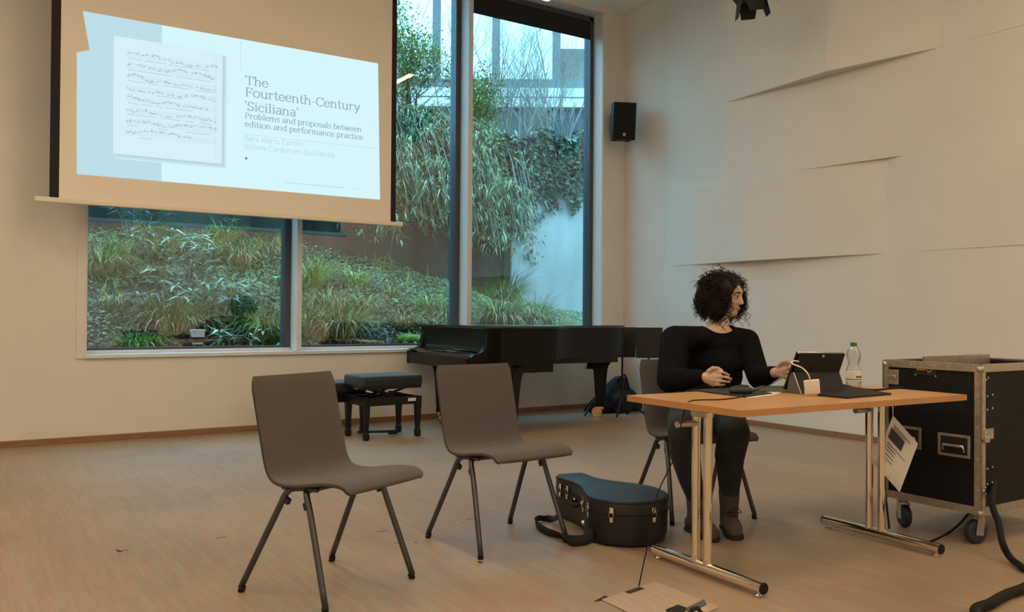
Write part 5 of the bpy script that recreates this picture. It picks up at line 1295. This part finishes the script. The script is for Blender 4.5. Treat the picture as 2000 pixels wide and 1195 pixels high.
# open the neckline: remove the sweater inside a tilted boat-neck ring
bm = bmesh.new(); bm.from_mesh(sw.data)
nc = J(1401, 634, 3.40)
AX, AY = Vector((.96, -.27, 0)), Vector((-.27, -.96, 0)); RA = .112; nc = J(1397, 622, 3.43)
def dz_(v): return .030 + .052 * max(0, min(1, (v + .11) / .05))
def rad_(co): q = co - nc; return math.hypot(q.dot(AX) / RA, min(q.z, 0) / dz_(q.dot(AY)))
dele = [f for f in bm.faces if rad_(f.calc_center_median()) < 1]
bmesh.ops.delete(bm, geom=dele, context='FACES')
for v in {v for e in bm.edges if e.is_boundary for v in e.verts}:
    k = 1 / max(.6, rad_(v.co)); q = v.co - nc; u = q.dot(AX)
    v.co += AX * (u * k - u); v.co.z += min(q.z, 0) * (k - 1)
bm.to_mesh(sw.data); bm.free()
so_ = sw.modifiers.new('thick', 'SOLIDIFY'); so_.thickness = .007; so_.offset = 0
# jeans
b = MB()
for hp0, kn, an in ((hipR, kneeR, ankR), (hipL, kneeL, ankL)):
    b.chain([hp0, hp0.lerp(kn, .55) + Vector((0, 0, .0)), kn], [.096, .092, .080], 18)
    b.chain([kn, kn.lerp(an, .30) + Vector((.0, .02, 0)), kn.lerp(an, .62) + Vector((0, .01, 0)), an + Vector((0, 0, .05))], [.080, .076, .060, .047], 18)
b.ball(pel + Vector((0, .03, .02)), (.165, .14, .10), 20, (0, 0, -.27))
for v in b.bm.verts:
    if v.co.y > -.02: v.co.z = max(v.co.z, .478)
remesh(b, 'jeans', 'jeans', .0085, 4, pe)
# ankle boots
for an, toe in ((ankR, J(1386, 1041, 2.99)), (ankL, J(1434, 1043, 2.955))):
    b = MB(); fdirb = Vector((toe.x - an.x, toe.y - an.y, 0)).normalized(); base = Vector((an.x, an.y, 0))
    b.chain([an + Vector((0, 0, .075)), an + Vector((0, 0, .0)), base + Vector((0, 0, .055))], [.054, .048, .046], 16)
    b.chain([base - fdirb * .045 + Vector((0, 0, .045)), base + fdirb * .06 + Vector((0, 0, .055)), base + fdirb * .13 + Vector((0, 0, .043)), base + fdirb * .165 + Vector((0, 0, .038))], [.040, .042, .042, .034], 16)
    for v in b.bm.verts: v.co.z = max(v.co.z, .014)
    bo_ = remesh(b, 'boot', 'boot', .006, 4, pe)
    s_ = MB(); sd = Vector((-fdirb.y, fdirb.x, 0)); poly2 = []
    for t_, w_ in ((-.085, .022), (-.06, .038), (0, .036), (.07, .042), (.13, .046), (.17, .040), (.198, .018)): poly2.append((t_, w_))
    pp = [base + fdirb * t_ + sd * w_ for t_, w_ in poly2] + [base + fdirb * t_ - sd * w_ for t_, w_ in poly2[::-1]]
    pp2 = [(p.x, p.y) for p in pp]
    s_.prism(pp2 if sum(pp2[i - 1][0] * pp2[i][1] - pp2[i][0] * pp2[i - 1][1] for i in range(len(pp2))) > 0 else pp2[::-1], .001, .020, None, .004); s_.build('sole', 'sole', bo_)
    s_ = MB()
    for k in range(4): q = base + fdirb * (.060 + .022 * k) + Vector((0, 0, .105 - .012 * k)); s_.tube([q - sd * .022, q + fdirb * .004 + Vector((0, 0, .004)), q + sd * .022], .0025, 5)
    q = base + fdirb * .055 + Vector((0, 0, .118)); s_.tube(smoothpath([q, q + sd * .03 + Vector((0, 0, .01)), q + sd * .05 + Vector((0, 0, -.01)), q + sd * .02 + Vector((0, 0, -.012))], 4), .002, 5); s_.build('laces', 'sole', bo_, True)
# hair: a chin-length bob, a soft cap with several hundred curled locks
rn = random.Random(77); b = MB()
HR = HM.to_3x3().to_4x4(); HI = HR.inverted()
b.ball(hp_(0, -.030, .055), (.112, .105, .082), 22, HR); b.ball(hp_(0, .018, .096), (.070, .046, .028), 16, HR)
b.ball(hp_(0, -.085, -.010), (.125, .070, .115), 20, HR)
for sx in (-1, 1):
    f_ = 1.0 if sx > 0 else 1.6
    b.ball(hp_(sx * (.083 if sx > 0 else .147), -.030 + (.016 if sx > 0 else 0), .005), (.044 if sx > 0 else .060, .080, .102), 18, HR); b.ball(hp_(sx * .098 * f_, -.015, -.055), (.048, .070, .060), 16, HR); b.ball(hp_(sx * .088, .018, .045), (.036, .050, .060), 16, HR)
cap_ = remesh(b, 'hair', 'hair', .008, 2, pe)
def lock(root, dirn, L_, rad, turns, grav):
    n = int(10 * turns) + 4; pts = []; p = Vector(root); d = Vector(dirn).normalized(); ph = rn.uniform(0, 6.28)
    for i in range(n):
        t = i / (n - 1); d = (d + Vector((0, 0, -1)) * grav * 2.0 / n).normalized(); p = p + d * (L_ / n)
        a = d.orthogonal().normalized(); c = d.cross(a); ph_ = ph + turns * 2 * PI * t; k = rad * min(1, t * 3)
        pts.append(p + a * k * math.cos(ph_) + c * k * math.sin(ph_))
    return pts
hb, he = MB(), MB()
def inface(p):
    q = HI @ (p - headc); return q.y > .045 and -.075 < q.x < .046 and -.13 < q.z < .085
for i in range(2600):
    az = rn.uniform(0, 2 * PI); el = math.asin(rn.uniform(-.8, 1.0))
    x, y, z = math.cos(el) * math.cos(az), math.cos(el) * math.sin(az), math.sin(el)
    if y > .42 and z < .60 and abs(x) < .62: continue                  # leave the face open
    k_ = rn.uniform(.90, 1.04); q = Vector((x * (.134 if x > 0 else .198) * k_, -.032 + y * .122 * k_, .014 + z * .124 * k_)); root = HM @ q
    out = HR @ Vector((x, y * .7, max(z, 0) * .3)); dn = (out * .5 + Vector((0, 0, -.8 if z < .5 else -.15)) + Vector((rn.uniform(-.3, .3), rn.uniform(-.3, .3), rn.uniform(-.2, .2)))).normalized()
    P = lock(root, dn, rn.uniform(.045, .085), rn.uniform(.006, .013), rn.uniform(1.2, 2.4), rn.uniform(.5, 1.4))
    if any(inface(p) for p in P): continue
    r_0 = rn.uniform(.0014, .0026); (hb if rn.random() < .7 else he).tube(P, [r_0 * (1 - .5 * k / len(P)) for k in range(len(P))], 4)
for i in range(70):                                                      # loose ends around the bob and over the cheek
    sx = 1 if i % 2 else -1; root = hp_(sx * rn.uniform(.075, .12) - (.055 if sx < 0 else 0), rn.uniform(-.06, .06), rn.uniform(-.09, .03))
    P = lock(root, HR @ Vector((sx * .35, rn.uniform(.0, .5), -.5)), rn.uniform(.06, .11), rn.uniform(.010, .018), rn.uniform(1.2, 2.2), 2.0)
    if sum(inface(p) for p in P) > 0: continue
    he.tube(P, .0016, 4)
for x in (.058,):
    he.tube(lock(hp_(x, .052, .0), HR @ Vector((.0, .35, -.8)), .085, .010, 1.8, 1.0), .002, 5)
o = hb.build('curls', 'hair', cap_, True); o['kind'] = 'stuff'; o = he.build('curl_ends', 'hair_edge', cap_, True); o['kind'] = 'stuff'
